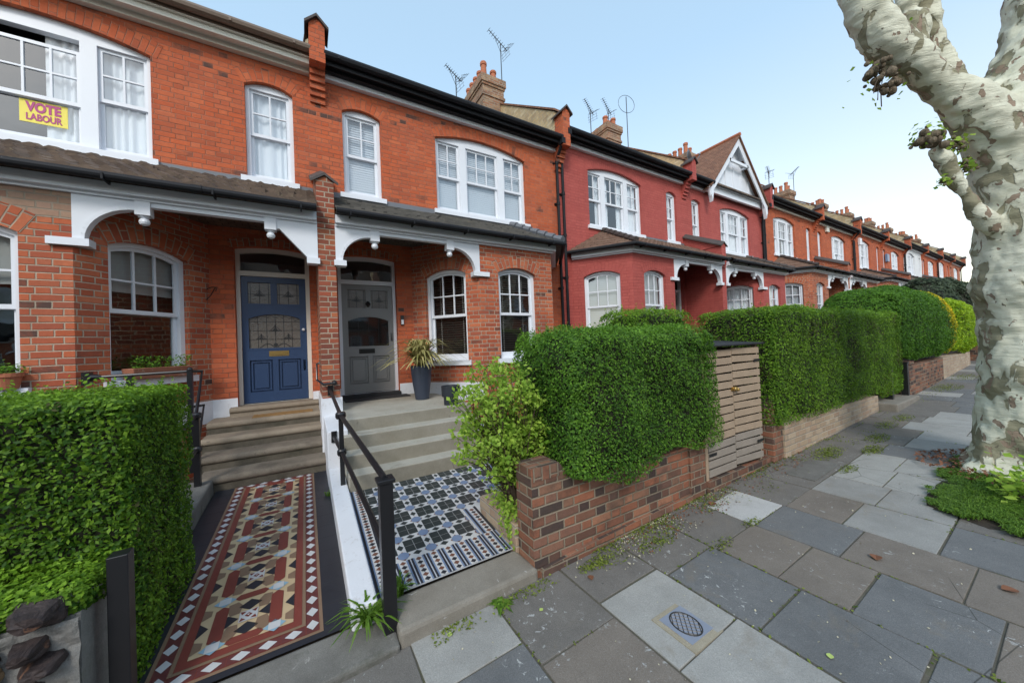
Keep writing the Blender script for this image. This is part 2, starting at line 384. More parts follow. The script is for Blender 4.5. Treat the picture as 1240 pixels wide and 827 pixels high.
# ------------------------------------------------------------------ mesh builder
class MB:
    def __init__(s):
        s.v, s.f, s.m, s.uv = [], [], [], []
    def face(s, pts, mat=0, uv=None):
        i = len(s.v)
        s.v += [tuple(p) for p in pts]
        s.f.append(list(range(i, i + len(pts)))); s.m.append(mat); s.uv.append(uv)
    def box(s, a, b, mat=0, skip=''):
        x0, x1 = sorted((a[0], b[0])); y0, y1 = sorted((a[1], b[1])); z0, z1 = sorted((a[2], b[2]))
        q = [(x0, y0, z0), (x1, y0, z0), (x1, y1, z0), (x0, y1, z0), (x0, y0, z1), (x1, y0, z1), (x1, y1, z1), (x0, y1, z1)]
        for n, ids in (('b', (3, 2, 1, 0)), ('t', (4, 5, 6, 7)), ('f', (0, 1, 5, 4)), ('r', (1, 2, 6, 5)), ('k', (2, 3, 7, 6)), ('l', (3, 0, 4, 7))):
            if n not in skip: s.face([q[i] for i in ids], mat)
    def hexa(s, q, mat=0):      # 8 points, bottom ring then top ring, both counter-clockwise
        for ids in ((3, 2, 1, 0), (4, 5, 6, 7), (0, 1, 5, 4), (1, 2, 6, 5), (2, 3, 7, 6), (3, 0, 4, 7)):
            s.face([q[i] for i in ids], mat)
    def tube(s, pts, r, n=8, mat=0, cap=True):
        pts = [Vector(p) for p in pts]
        rs = r if isinstance(r, (list, tuple)) else [r] * len(pts)
        rings = []
        up = Vector((0, 0, 1))
        for i, p in enumerate(pts):
            if i == 0: d = pts[1] - p
            elif i == len(pts) - 1: d = p - pts[i - 1]
            else: d = (pts[i + 1] - p).normalized() + (p - pts[i - 1]).normalized()
            d.normalize()
            x = d.cross(up)
            if x.length < .05: x = d.cross(Vector((0, 1, 0)))
            x.normalize(); y = x.cross(d)
            rings.append([p + x * math.cos(2 * math.pi * j / n) * rs[i] + y * math.sin(2 * math.pi * j / n) * rs[i] for j in range(n)])
        for i in range(len(rings) - 1):
            for j in range(n):
                k = (j + 1) % n
                s.face([rings[i][j], rings[i][k], rings[i + 1][k], rings[i + 1][j]], mat)
        if cap:
            s.face(rings[0][::-1], mat); s.face(rings[-1], mat)
    def lathe(s, prof, c=(0, 0, 0), n=20, mat=0):
        c = Vector(c)
        rings = [[c + Vector((r * math.cos(2 * math.pi * j / n), r * math.sin(2 * math.pi * j / n), z)) for j in range(n)] for r, z in prof]
        for i in range(len(rings) - 1):
            for j in range(n):
                k = (j + 1) % n
                s.face([rings[i][j], rings[i][k], rings[i + 1][k], rings[i + 1][j]], mat)
        if prof[0][0] > 1e-4: s.face(rings[0][::-1], mat)
        if prof[-1][0] > 1e-4: s.face(rings[-1], mat)
    def ball(s, c, r, mat=0, n=12, sz=1.):
        s.lathe([(max(1e-5, r * math.sin(math.pi * i / 8)), -r * sz * math.cos(math.pi * i / 8)) for i in range(9)], c, n, mat)
    def build(s, name, mats, parent=None, tf=None, flip=False, smooth=False, bevel=0.):
        if not isinstance(mats, (list, tuple)): mats = [mats]
        me = bpy.data.meshes.new(name)
        vs = [tf(p) for p in s.v] if tf else s.v
        fs = [f[::-1] for f in s.f] if flip else s.f
        me.from_pydata(vs, [], fs)
        for m in mats: me.materials.append(m)
        me.polygons.foreach_set('material_index', s.m)
        uvl = me.uv_layers.new(name='UVMap')
        data = np.zeros((len(me.loops), 2), np.float32)
        li = 0
        for f, pu in zip(s.f, s.uv):
            n = len(f)
            if pu is not None:
                q = pu
            else:
                p = [Vector(s.v[i]) for i in f]
                nn = (p[1] - p[0]).cross(p[2] - p[0])
                if n > 3: nn += (p[2] - p[0]).cross(p[3] - p[0])
                if nn.length > 1e-12: nn.normalize()
                if abs(nn.z) < .75:
                    t = Vector((-nn.y, nn.x)); t.normalize()
                    q = [(a.x * t.x + a.y * t.y, a.z) for a in p]
                else:
                    q = [(a.x, a.y * 1.15) for a in p]
            if flip: q = q[::-1]
            data[li:li + n] = q
            li += n
        uvl.data.foreach_set('uv', data.ravel())
        if smooth: me.polygons.foreach_set('use_smooth', [True] * len(me.polygons))
        me.update()
        o = bpy.data.objects.new(name, me)
        COL.objects.link(o)
        if parent is not None: o.parent = parent
        if bevel:
            w = o.modifiers.new('weld', 'WELD'); w.merge_threshold = .0002
            b = o.modifiers.new('edge', 'BEVEL'); b.width = bevel; b.segments = 2; b.limit_method = 'ANGLE'
        return o

class Fr:
    """A vertical working plane: origin, horizontal direction along it, outward normal."""
    def __init__(s, O, A):
        s.O = Vector(O); s.A = Vector(A).normalized(); s.N = Vector((s.A.y, -s.A.x, 0))
    def p(s, a, z, d=0.): return s.O + s.A * a + Vector((0, 0, z)) + s.N * d

def area2(l): return sum(l[i][0] * l[(i + 1) % len(l)][1] - l[(i + 1) % len(l)][0] * l[i][1] for i in range(len(l)))
def ccw(l): return l if area2(l) > 0 else l[::-1]
def plate(mb, fr, outer, holes=(), d0=0., d1=None, mat=0, side=None, back=False):
    loops = [ccw(list(outer))] + [ccw(list(h))[::-1] for h in holes]
    flat = [q for l in loops for q in l]
    if len(loops) == 1 and len(outer) == 4: tris = [(0, 1, 2, 3)]
    else: tris = tessellate_polygon([[Vector((a, b, 0)) for a, b in l] for l in loops])
    for t in tris:
        q = [flat[i] for i in t]
        if area2(q) < 0: q = q[::-1]
        if abs(area2(q)) < 1e-10: continue
        mb.face([fr.p(a, z, d0) for a, z in q], mat)
        if back and d1 is not None: mb.face([fr.p(a, z, d1) for a, z in q[::-1]], mat)
    if d1 is not None:
        for l in loops:
            for i in range(len(l)):
                p, q = l[i], l[(i + 1) % len(l)]
                mb.face([fr.p(*p, d0), fr.p(*p, d1), fr.p(*q, d1), fr.p(*q, d0)], mat if side is None else side)

def arc(x0, x1, zs, rise, n=12):
    """points from the right spring to the left spring over the arch"""
    if rise < 1e-4: return [(x1, zs), (x0, zs)]
    w = x1 - x0; Rr = (w * w / 4 + rise * rise) / (2 * rise); cx, cz = (x0 + x1) / 2, zs + rise - Rr
    t = math.asin(min(1, w / 2 / Rr))
    return [(cx + Rr * math.sin(t - 2 * t * i / n), cz + Rr * math.cos(t - 2 * t * i / n)) for i in range(n + 1)]
def opening(x0, x1, z0, zs, rise, n=12): return [(x0, z0), (x1, z0)] + arc(x0, x1, zs, rise, n)
def rect(x0, x1, z0, z1): return [(x0, z0), (x1, z0), (x1, z1), (x0, z1)]
def arch_z(x, x0, x1, zs, rise):
    if rise < 1e-4: return zs
    w = x1 - x0; Rr = (w * w / 4 + rise * rise) / (2 * rise)
    return zs + rise - Rr + math.sqrt(max(0, Rr * Rr - (x - (x0 + x1) / 2) ** 2))

def arch_band(mb, fr, x0, x1, zs, rise, h=.23, d=.004, mat=0, n=18):
    w = x1 - x0; Rr = (w * w / 4 + rise * rise) / (2 * rise); cx, cz = (x0 + x1) / 2, zs + rise - Rr
    t = math.asin(w / 2 / Rr) + .02
    for i in range(n):
        a, b = t - 2 * t * i / n, t - 2 * t * (i + 1) / n
        P = lambda an, r: fr.p(cx + r * math.sin(an), cz + r * math.cos(an), d)
        mb.face([P(b, Rr), P(a, Rr), P(a, Rr + h), P(b, Rr + h)], mat,
                [(0.012, b * Rr), (0.012, a * Rr), (.23, a * Rr), (.23, b * Rr)])

# ------------------------------------------------------------------ terraced houses
YP = -1.152          # the line of bay fronts and porches
W = 5.27
KI, BI, BO, KO = 1.515, 2.428, 4.043, 4.945     # bay plan: wall, inner corner, outer corner, wall
UPZ0, UPZS = 3.60, 5.10

def window(root, fr, x0, x1, z0, zs, rise, lights, rail, curved, cover, T, rec=.075, glass='glass', rows=2, cover_part=None):
    """Sash window: frame + sashes (one mesh), panes, sill and what hangs behind it."""
    mb = MB()
    ft, tot = .055, x1 - x0
    head = zs if not curved else None
    ls = []
    x = x0 + ft
    widths = [l[0] for l in lights]
    mull = .16 if tot > 1.5 else .07
    avail = tot - 2 * ft - mull * (len(lights) - 1)
    for l_ in lights:
        ww = avail * l_[0] / sum(widths)
        ls.append((x, x + ww, l_[1], l_[2] if len(l_) > 2 else 0.)); x += ww + mull
    zt = zs - .02
    def light_loop(a, b, zl, inset=0.):
        if not curved: return rect(a, b, zl, zt - inset)
        r2 = max(.02, rise - .01)
        top = [(xx, arch_z(xx, x0, x1, zs, rise) - ft - inset) for xx in np.linspace(b, a, 9)]
        return [(a, zl), (b, zl)] + top
    plate(mb, fr, opening(x0, x1, z0, zs, rise), [light_loop(a, b, z0 + .045) for a, b, c, dp in ls], -rec, -rec - .10)
    pn = MB()
    st = .042
    rail0 = rail
    for a, b, cols, dp in ls:
        rail = rail0 - dp
        # upper sash
        holes = []
        bw = .022
        inner_a, inner_b = a + st, b - st
        zb = rail + .03
        cw = (inner_b - inner_a - bw * (cols - 1)) / cols
        ztop = lambda xx: (zt - st - dp) if not curved else arch_z(xx, x0, x1, zs, rise) - ft - st
        for c in range(cols):
            xa = inner_a + c * (cw + bw); xb = xa + cw
            hh = (zt - dp if not curved else zs + rise * .6 - ft) - st - zb
            for rr in range(rows):
                za = zb + rr * hh / rows + (bw / 2 if rr else 0)
                if rr < rows - 1: holes.append(rect(xa, xb, za, zb + (rr + 1) * hh / rows - bw / 2))
                else: holes.append([(xa, za), (xb, za)] + [(xx, ztop(xx)) for xx in np.linspace(xb, xa, 5 if curved else 2)])
        plate(mb, fr, light_loop(a, b, rail - .02, dp), holes, -rec - .035, -rec - .065)
        plate(mb, fr, rect(a, b, z0 + .045, rail + .02), [rect(a + st, b - st, z0 + .12, rail - .025)], -rec - .068, -rec - .10)
        plate(pn, fr, light_loop(a + .01, b - .01, rail, .01 + dp), (), -rec - .052)
        plate(pn, fr, rect(a + .01, b - .01, z0 + .06, rail), (), -rec - .085)
    o = mb.build('window', M['white'], root, **T)
    pn.build('pane', M[glass], o, **T)
    sl = MB()
    A = fr.p(x0 - .07, z0 - .075, .055); 
    plate(sl, fr, rect(x0 - .07, x1 + .07, z0 - .085, z0), (), .055, -.10)
    sl.face([fr.p(x0 - .07, z0, .055), fr.p(x1 + .07, z0, .055), fr.p(x1 + .07, z0 + .012, -.12), fr.p(x0 - .07, z0 + .012, -.12)])
    sl.build('sill', M['white'], o, **T)
    # behind the glass
    top = zs + (rise if curved else 0)
    for (a, b, cols, dp), cv in zip(ls, cover if isinstance(cover, list) else [cover] * len(ls)):
        if not cv: continue
        cm = MB()
        if cv.startswith('blind'):
            z = z0 + .05
            while z < top - .02:
                if cv == 'blind_dark': cm.face([fr.p(a, z, -rec - .13), fr.p(b, z, -rec - .13), fr.p(b, z + .03, -rec - .165), fr.p(a, z + .03, -rec - .165)], 0)
                else: cm.face([fr.p(a, z, -rec - .12), fr.p(b, z, -rec - .12), fr.p(b, z + .05, -rec - .135), fr.p(a, z + .05, -rec - .135)], 0)
                z += .044
            for xx in (a + .14, b - .14):
                plate(cm, fr, rect(xx - .009, xx + .009, z0, top - .02), (), -rec - .146, None, 1)
            cm.build('blind', [M[cv], M['tape'] if cv == 'blind_dark' else M['blind']], o, **T)
        elif cv == 'roller':
            plate(cm, fr, rect(a, b, rail + .25, top), (), -rec - .13, -rec - .135)
            cm.build('roller_blind', M['roller'], o, **T)
        else:
            n = 40
            seg = []
            if cv == 'curtain': seg = [(a, b)]
            elif cv == 'sides': seg = [(a, a + .26 * (b - a)), (b - .26 * (b - a), b)]
            elif cv == 'left': seg = [(a, a + .45 * (b - a))]
            elif cv == 'halfnet': seg = [(a, b)]
            for s0, s1 in seg:
                prev = None
                for i in range(n + 1):
                    xx = s0 + (s1 - s0) * i / n
                    dd = -rec - .13 + .014 * math.sin(xx * 55 + math.sin(xx * 13) * 2)
                    if prev: cm.face([fr.p(prev[0], z0, prev[1]), fr.p(xx, z0, dd), fr.p(xx, top, dd), fr.p(prev[0], top, prev[1])])
                    prev = (xx, dd)
            cm.build('curtain', M['curtain'], o, smooth=True, **T)
    return o

def door(root, cfg, T):
    fr = Fr((0, 0, 0), (1, 0, 0))
    zt = cfg.get('door_h', 2.0); u0, u1 = .275, 1.161
    fm = MB()
    top = 2.50
    tr = [(u0, zt + .075), (u1, zt + .075)] + arc(u0, u1, 2.40, .045)
    plate(fm, fr, [(.215, .0), (1.215, .0)] + arc(.215, 1.215, 2.46, .05), [rect(u0, u1, .002, zt), tr], -.115, -.20)
    o = fm.build('door_frame', M[cfg.get('dframe', 'white')], root, **T)
    g = MB(); plate(g, fr, tr, (), -.165); g.build('transom_window', M['glass'], o, **T)
    w, h = u1 - u0, zt
    X = lambda t: u0 + t * w
    Z = lambda t: .01 + t * (h - .015)
    lf = MB()
    l1, l2 = rect(X(.11), X(.46), Z(.785), Z(.955)), rect(X(.56), X(.9), Z(.785), Z(.955))
    ar = [(X(.11), Z(.43)), (X(.9), Z(.43))] + arc(X(.11), X(.9), Z(.665), .075)
    pans = [rect(X(a), X(b), Z(.085), Z(.335)) for a, b in ((.11, .47), (.56, .9))]
    plate(lf, fr, rect(u0 + .003, u1 - .003, .012, zt - .004), [l1, l2, ar] + pans, -.150, -.195)
    for a, b in ((.11, .47), (.56, .9)):
        plate(lf, fr, rect(X(a), X(b), Z(.085), Z(.335)), (), -.182)
        plate(lf, fr, rect(X(a) + .018, X(b) - .018, Z(.085) + .018, Z(.335) - .018), [rect(X(a) + .04, X(b) - .04, Z(.085) + .04, Z(.335) - .04)], -.160, -.182)
        plate(lf, fr, rect(X(a) + .058, X(b) - .058, Z(.085) + .058, Z(.335) - .058), (), -.162, -.182)
    plate(lf, fr, [(X(.085), Z(.415)), (X(.925), Z(.415))] + arc(X(.085), X(.925), Z(.667), .085), [ar], -.146, -.156)
    for l in (l1, l2):
        (a, b), (c, d) = l[0], l[2]
        plate(lf, fr, rect(a - .018, c + .018, b - .018, d + .018), [l], -.148, -.156)
    d = lf.build('door', M[cfg['door']], root, **T)
    gp = MB()
    for l in (l1, l2): plate(gp, fr, l, (), -.176)
    gp2 = MB(); plate(gp2, fr, ar, (), -.176)
    gp.build('stained_glass', M['leaded'], d, **T)
    gp2.build('arched_pane', M[cfg.get('arch_glass', 'leaded')], d, **T)
    ld = MB()
    def strip(p, q, ww=.0045):
        p, q = Vector(p), Vector(q); t = (q - p); 
        if t.length < 1e-6: return
        t.normalize(); nn = Vector((-t.y, t.x)) * ww
        plate(ld, fr, [tuple(p - nn), tuple(q - nn), tuple(q + nn), tuple(p + nn)], (), -.172)
    def tulip(cx, cz, s):
        for pts in ([(-1, -.25), (-.3, .12), (0, 1), (0, -.35)], [(1, -.25), (.3, .12), (0, 1), (0, -.35)]):
            plate(ld, fr, [(cx + a * s, cz + b * s) for a, b in pts], (), -.1735)
        strip((cx, cz - .3 * s), (cx, cz - 1.2 * s))
        for sg in (-1, 1):
            prev = None
            for i in range(7):
                t = i / 6
                q = (cx + sg * s * (1.15 * (1 - t) ** 1.5), cz + s * (-.3 + 1.5 * t))
                if prev: strip(prev, q, .004)
                prev = q
    for l in (l1, l2):
        (a, b), (c, dd) = l[0], l[2]
        m = (a + c) / 2; zz = b + (dd - b) * .45
        strip((m, b), (m, dd)); strip((a, zz), (c, zz)); tulip(m, zz - .01, .07)
        strip((a + .03, b), (a + .03, dd)); strip((c - .03, b), (c - .03, dd))
    if cfg['door'] == 'blue':
        for i in range(1, 6):
            xx = X(.11 + .79 * i / 6); strip((xx, Z(.43)), (xx, arch_z(xx, X(.11), X(.9), Z(.665), .075)), .0035)
        for i in range(1, 4): strip((X(.11), Z(.43 + .07 * i)), (X(.9), Z(.43 + .07 * i)), .0035)
        for tx, tz, s in ((.3, .51, .06), (.505, .575, .075), (.72, .51, .06)): tulip(X(tx), Z(tz), s)
        for sg in (-1, 1):
            for i in range(4):
                cx = X(.505 + sg * (.06 + .1 * i))
                prev = None
                for j in range(7):
                    t = j / 6; q = (cx + (t - .5) * .09, arch_z(cx, X(.11), X(.9), Z(.665), .075) - .055 + .03 * math.sin(math.pi * t))
                    if prev: strip(prev, q, .003)
                    prev = q
            prev = None
            for j in range(9):
                t = j / 8; q = (X(.505 + sg * .02) + sg * t * .2, Z(.435) + .06 * math.sin(math.pi * min(1, t * 1.1)))
                if prev: strip(prev, q, .006)
                prev = q
        plate(ld, fr, [(X(.505), Z(.432)), (X(.545), Z(.455)), (X(.505), Z(.475)), (X(.465), Z(.455))], (), -.1735)
    else:
        for i in range(1, 4):
            xx = X(.11 + .79 * i / 4); strip((xx, Z(.43)), (xx, arch_z(xx, X(.11), X(.9), Z(.665), .075)), .002)
    ld.build('leading', M['lead'], d, **T)
    lb = MB()
    plate(lb, fr, rect(X(.3), X(.61), Z(.362), Z(.405)), (), -.147, -.158)
    plate(lb, fr, rect(X(.335), X(.575), Z(.373), Z(.394)), (), -.140, -.158)
    lb.build('letterbox', M[cfg.get('letterbox', 'black')], d, **T)
    kb = MB()
    if cfg['door'] == 'blue':
        c = fr.p(X(.055), Z(.575), -.13); kb.ball(c, .024); kb.tube([fr.p(X(.055), Z(.575), -.156), c], .012, 8)
        kb.build('door_knob', M['white'], d, **T)
        kp = MB(); plate(kp, fr, rect(X(.035), X(.075), Z(.235), Z(.325)), (), -.150, -.156); kp.build('lock_plate', M['brass'], d, **T)
    else:
        kb.lathe([(.02, 0), (.045, -.05), (.02, -.11), (.012, -.02)], fr.p(X(.505), Z(.85), -.148), 10)
        kb.build('door_knocker', M['black'], d, **T)
        kp = MB(); plate(kp, fr, rect(X(.945), X(.98), Z(.47), Z(.55)), (), -.150, -.156); kp.build('lock_plate', M['steel'], d, **T)
    return d

def porch_roof(root, cfg, T):
    """Lean-to tiled roof over porch and bay, with real rows of tiles, hipped at the outer end."""
    ye, ze, zw = YP - .245, 2.765, 3.49
    mats = [M[cfg['ptile']], M['leadgrey']]
    mb = MB()
    nrow = 8 if cfg.get('near') else 5
    amp = cfg.get('tile_amp', .012)
    ustart = .118
    uR = lambda t: 4.17 + (3.80 - 4.17) * t
    for r in range(nrow):
        t0, t1 = r / nrow, (r + 1) / nrow
        y0, y1 = ye * (1 - t0), ye * (1 - t1)
        z0, z1 = ze + (zw - ze) * t0 + .028, ze + (zw - ze) * t1 + .004
        nn = int((uR(0) - ustart) / (.055 if cfg.get('near') else .11))
        prev = None
        for i in range(nn + 1):
            u = ustart + (uR(t0) - ustart) * i / nn; u1 = ustart + (uR(t1) - ustart) * i / nn
            b = amp * (abs(math.sin((u + .0825 * (r % 2)) * math.pi / .165)) * 1.8 + random.uniform(-.4, .4))
            cur = ((u, y0, z0 + b), (u1, y1, z1 + b), (u, y0 + .004, z0 - .03))
            if prev:
                uvv = [(prev[0][0], r * .1 + .001), (cur[0][0], r * .1 + .001), (cur[1][0], r * .1 + .099), (prev[1][0], r * .1 + .099)]
                mb.face([prev[0], cur[0], cur[1], prev[1]], 0, uvv)
                mb.face([prev[2], cur[2], cur[0], prev[0]], 0, [(prev[0][0], r * .1 + .05)] * 4)
            prev = cur
    # hip slope on the outer cant
    c0, c1, ap = Vector((4.17, ye, ze + .02)), Vector((5.12, -.02, ze + .02)), Vector((3.80, -.005, zw + .02))
    for r in range(nrow):
        t0, t1 = r / nrow, (r + 1) / nrow
        a0, b0 = c0.lerp(ap, t0), c1.lerp(ap, t0); a1, b1 = c0.lerp(ap, t1), c1.lerp(ap, t1)
        up = Vector((0, 0, .022))
        L = (c1 - c0).length
        mb.face([a0 + up, b0 + up, b1, a1], 0, [(0, r * .1), (L * (1 - t0), r * .1), (L * (1 - t1), r * .1 + .099), (0, r * .1 + .099)])
        mb.face([a0, b0, b0 + up, a0 + up], 0)
    # underside, wall flashing
    mb.face([(ustart, ye, ze - .01), (4.17, ye, ze - .01), (5.12, -.02, ze - .01), (ustart, -.02, ze - .01)][::-1], 0)
    mb.box((ustart, -.02, zw - .02), (3.85, .0, zw + .09), 1)
    o = mb.build('porch_roof', mats, root, **T)
    hp = MB()
    n = 7
    for i in range(n):
        a, b = c0.lerp(ap, i / n) + Vector((0, 0, .045)), c0.lerp(ap, (i + .93) / n) + Vector((0, 0, .035))
        hp.tube([a, b], [.075, .062], 8)
    hp.build('hip_tile', M[cfg.get('hip', 'coping')], o, smooth=False, **T)
    return o

def porch_arch(root, cfg, T):
    fr = Fr((0, YP, 0), (1, 0, 0))
    mb = MB()
    def quarter(x0, z0, x1, z1, n=10, inner=True):
        # ellipse from (x0,z0) vertical tangent to (x1,z1) horizontal tangent
        return [(x0 + (x1 - x0) * (1 - math.cos(math.pi / 2 * i / n)), z0 + (z1 - z0) * math.sin(math.pi / 2 * i / n)) for i in range(n + 1)]
    zb, zf = 2.545, 2.07
    left = [(.1125, zf), (.205, zf)] + ([(.56, 2.47)] if cfg.get('straight') else quarter(.205, zf + .03, .615, 2.49))
    right = quarter(2.335, zf + .03, 1.925, 2.49)[::-1] + [(2.335, zf), (2.427, zf)]
    loop = left + [(.60, 2.46), (.72, 2.46), (.72, zb), (1.82, zb), (1.82, 2.46), (1.925, 2.46)] + right + [(2.427, 2.72), (.1125, 2.72)]
    ded = [loop[0]]
    for p in loop[1:]:
        if (Vector(p) - Vector(ded[-1])).length > 1e-4: ded.append(p)
    plate(mb, fr, ded, (), .012, -.075, back=True)
    # raised moulding round the arch
    def mould(pts):
        for p, q in zip(pts, pts[1:]):
            p, q = Vector(p), Vector(q); t = (q - p).normalized(); nn = Vector((-t.y, t.x)) * .035
            if nn.y < 0: nn = -nn
            plate(mb, fr, [tuple(p), tuple(q), tuple(q + nn), tuple(p + nn)], (), .022, .012)
    if not cfg.get('straight'): mould(quarter(.205, zf + .03, .615, 2.49))
    mould(quarter(2.335, zf + .03, 1.925, 2.49))
    # feet
    for a, b in ((.09, .25), (2.29, 2.60)):
        plate(mb, fr, rect(a, b, zf - .045, zf + .035), (), .05, -.10, back=True)
    # pendants
    for cx in (.66, 1.875):
        plate(mb, fr, rect(cx - .065, cx + .065, 2.44, 2.60), (), .035, -.09, back=True)
        c = fr.p(cx, 2.415, -.03)
        mb.lathe([(.035, .03), (.05, .02), (.05, .01), (.03, 0), (.045, -.02), (.05, -.045), (.04, -.07), (.01, -.085)], c, 14)
    # fascia board round porch and bay
    mb.box((.118, YP - .10, 2.632), (BO + .06, YP + .0, 2.745))
    mb.box((.118, YP - .045, 2.60), (BO + .03, YP - .0, 2.632))
    a, b = Vector((BO, YP, 0)), Vector((KO, 0, 0)); A = (b - a).normalized(); N = Vector((A.y, -A.x, 0))
    f2 = Fr(a, A); plate(mb, f2, rect(0., (b - a).length - .02, 2.632, 2.745), (), .10, .002)
    plate(mb, f2, rect(0., (b - a).length - .02, 2.60, 2.632), (), .045, .002)
    # porch ceiling
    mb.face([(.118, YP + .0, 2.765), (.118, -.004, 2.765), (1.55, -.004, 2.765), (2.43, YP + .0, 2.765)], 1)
    return mb.build('porch_arch', [M['white'], M['room']], root, **T)

def lower_gutter(root, cfg, T):
    mb = MB()
    y = YP - .255
    pts = [(.125, y, 2.752), (4.2, y, 2.752), (5.16, -.07, 2.752)]
    mb.tube(pts, .042, 10)
    for u in (.3, 1.2, 2.1, 3.0, 3.9): mb.box((u - .009, y - .048, 2.70), (u + .009, y + .13, 2.765))
    mb.tube([(1.35 - .05, y, 2.752), (1.35 + .05, y, 2.752)], .048, 10); mb.tube([(3.3 - .05, y, 2.752), (3.3 + .05, y, 2.752)], .048, 10)
    return mb.build('porch_gutter', M['blackplastic'], root, **T)

def chimney(root, u0, u1, y0, y1, zb, zt, pots, T):
    mb = MB()
    mb.box((u0, y0, zb), (u1, y1, zt - .62))
    mb.box((u0 - .03, y0 - .03, zt - .62), (u1 + .03, y1 + .03, zt - .54))
    mb.box((u0, y0, zt - .54), (u1, y1, zt - .3))
    mb.box((u0 - .03, y0 - .03, zt - .3), (u1 + .03, y1 + .03, zt - .225))
    mb.box((u0 - .06, y0 - .06, zt - .225), (u1 + .06, y1 + .06, zt))
    mb.box((u0, y0, zt), (u1, y1, zt + .05))
    o = mb.build('chimney', M['brick_chim'], root, **T)
    for (pu, py, ph, pr) in pots:
        p = MB()
        p.lathe([(pr * 1.1, zt + .03), (pr, zt + .1), (pr * .86, zt + ph * .8), (pr * 1.05, zt + ph * .82), (pr * 1.08, zt + ph * .94), (pr * .95, zt + ph), (pr * .7, zt + ph), (pr * .65, zt + ph * .7)], (pu, py, 0), 14)
        p.build('chimney_pot', M['clay'], o, smooth=True, **T)
    return o

def parapet(root, cfg, u, T, side='brick_yellow', hw=.115, lift=0.):
    """Party wall rising above the roof with its corbelled front end."""
    mb = MB()
    sl = math.tan(R(34.6))
    # corbels on the facade
    for i in range(5):
        mb.box((u - hw, -.035 - .045 * i, 5.08 + .095 * i), (u + hw, .0, 5.175 + .095 * i), 0)
    mb.box((u - hw, -.40, 5.55), (u + hw, -.1, 6.36), 0)
    mb.face([(u - hw, -.40, 6.36), (u + hw, -.40, 6.36), (u, -.40, 6.50)], 0)
    # cap tiles
    for s in (-1, 1):
        q = [(u, -.45, 6.53), (u + s * (hw + .06), -.45, 6.355), (u + s * (hw + .06), -.05, 6.355), (u, -.05, 6.53)]
        mb.face(q, 2); mb.face([(a, b, c - .045) for a, b, c in q], 2)
        mb.face([q[0], q[1], (q[1][0], q[1][1], q[1][2] - .045), (q[0][0], q[0][1], q[0][2] - .045)], 2)
        mb.face([q[1], q[2], (q[2][0], q[2][1], q[2][2] - .045), (q[1][0], q[1][1], q[1][2] - .045)], 2)
    # the sloping wall
    za = lambda y: 6.52 + (y + .1) * sl
    y0, y1 = -.1, 3.9
    mb.face([(u - hw, y0, 5.6), (u - hw, y0, za(y0)), (u - hw, y1, za(y1)), (u - hw, y1, 5.6)][::-1], 1)
    mb.face([(u + hw, y0, 5.6), (u + hw, y0, za(y0)), (u + hw, y1, za(y1)), (u + hw, y1, 5.6)], 1)
    mb.face([(u - hw, y0, 5.6), (u + hw, y0, 5.6), (u + hw, y0, za(y0)), (u - hw, y0, za(y0))], 1)
    mb.hexa([(u - hw - .03, y0 - .05, za(y0)), (u + hw + .03, y0 - .05, za(y0)), (u + hw + .03, y1, za(y1)), (u - hw - .03, y1, za(y1)),
             (u - hw - .03, y0 - .05, za(y0) + .05), (u + hw + .03, y0 - .05, za(y0) + .05), (u + hw + .03, y1, za(y1) + .05), (u - hw - .03, y1, za(y1) + .05)], 3)
    mb.v = [(a, b_, c + lift) if c > 6.2 else (a, b_, c) for a, b_, c in mb.v]
    return mb.build('parapet', [M[cfg['brick']], M[side], M['coping'], M['tile_red']], root, **T)

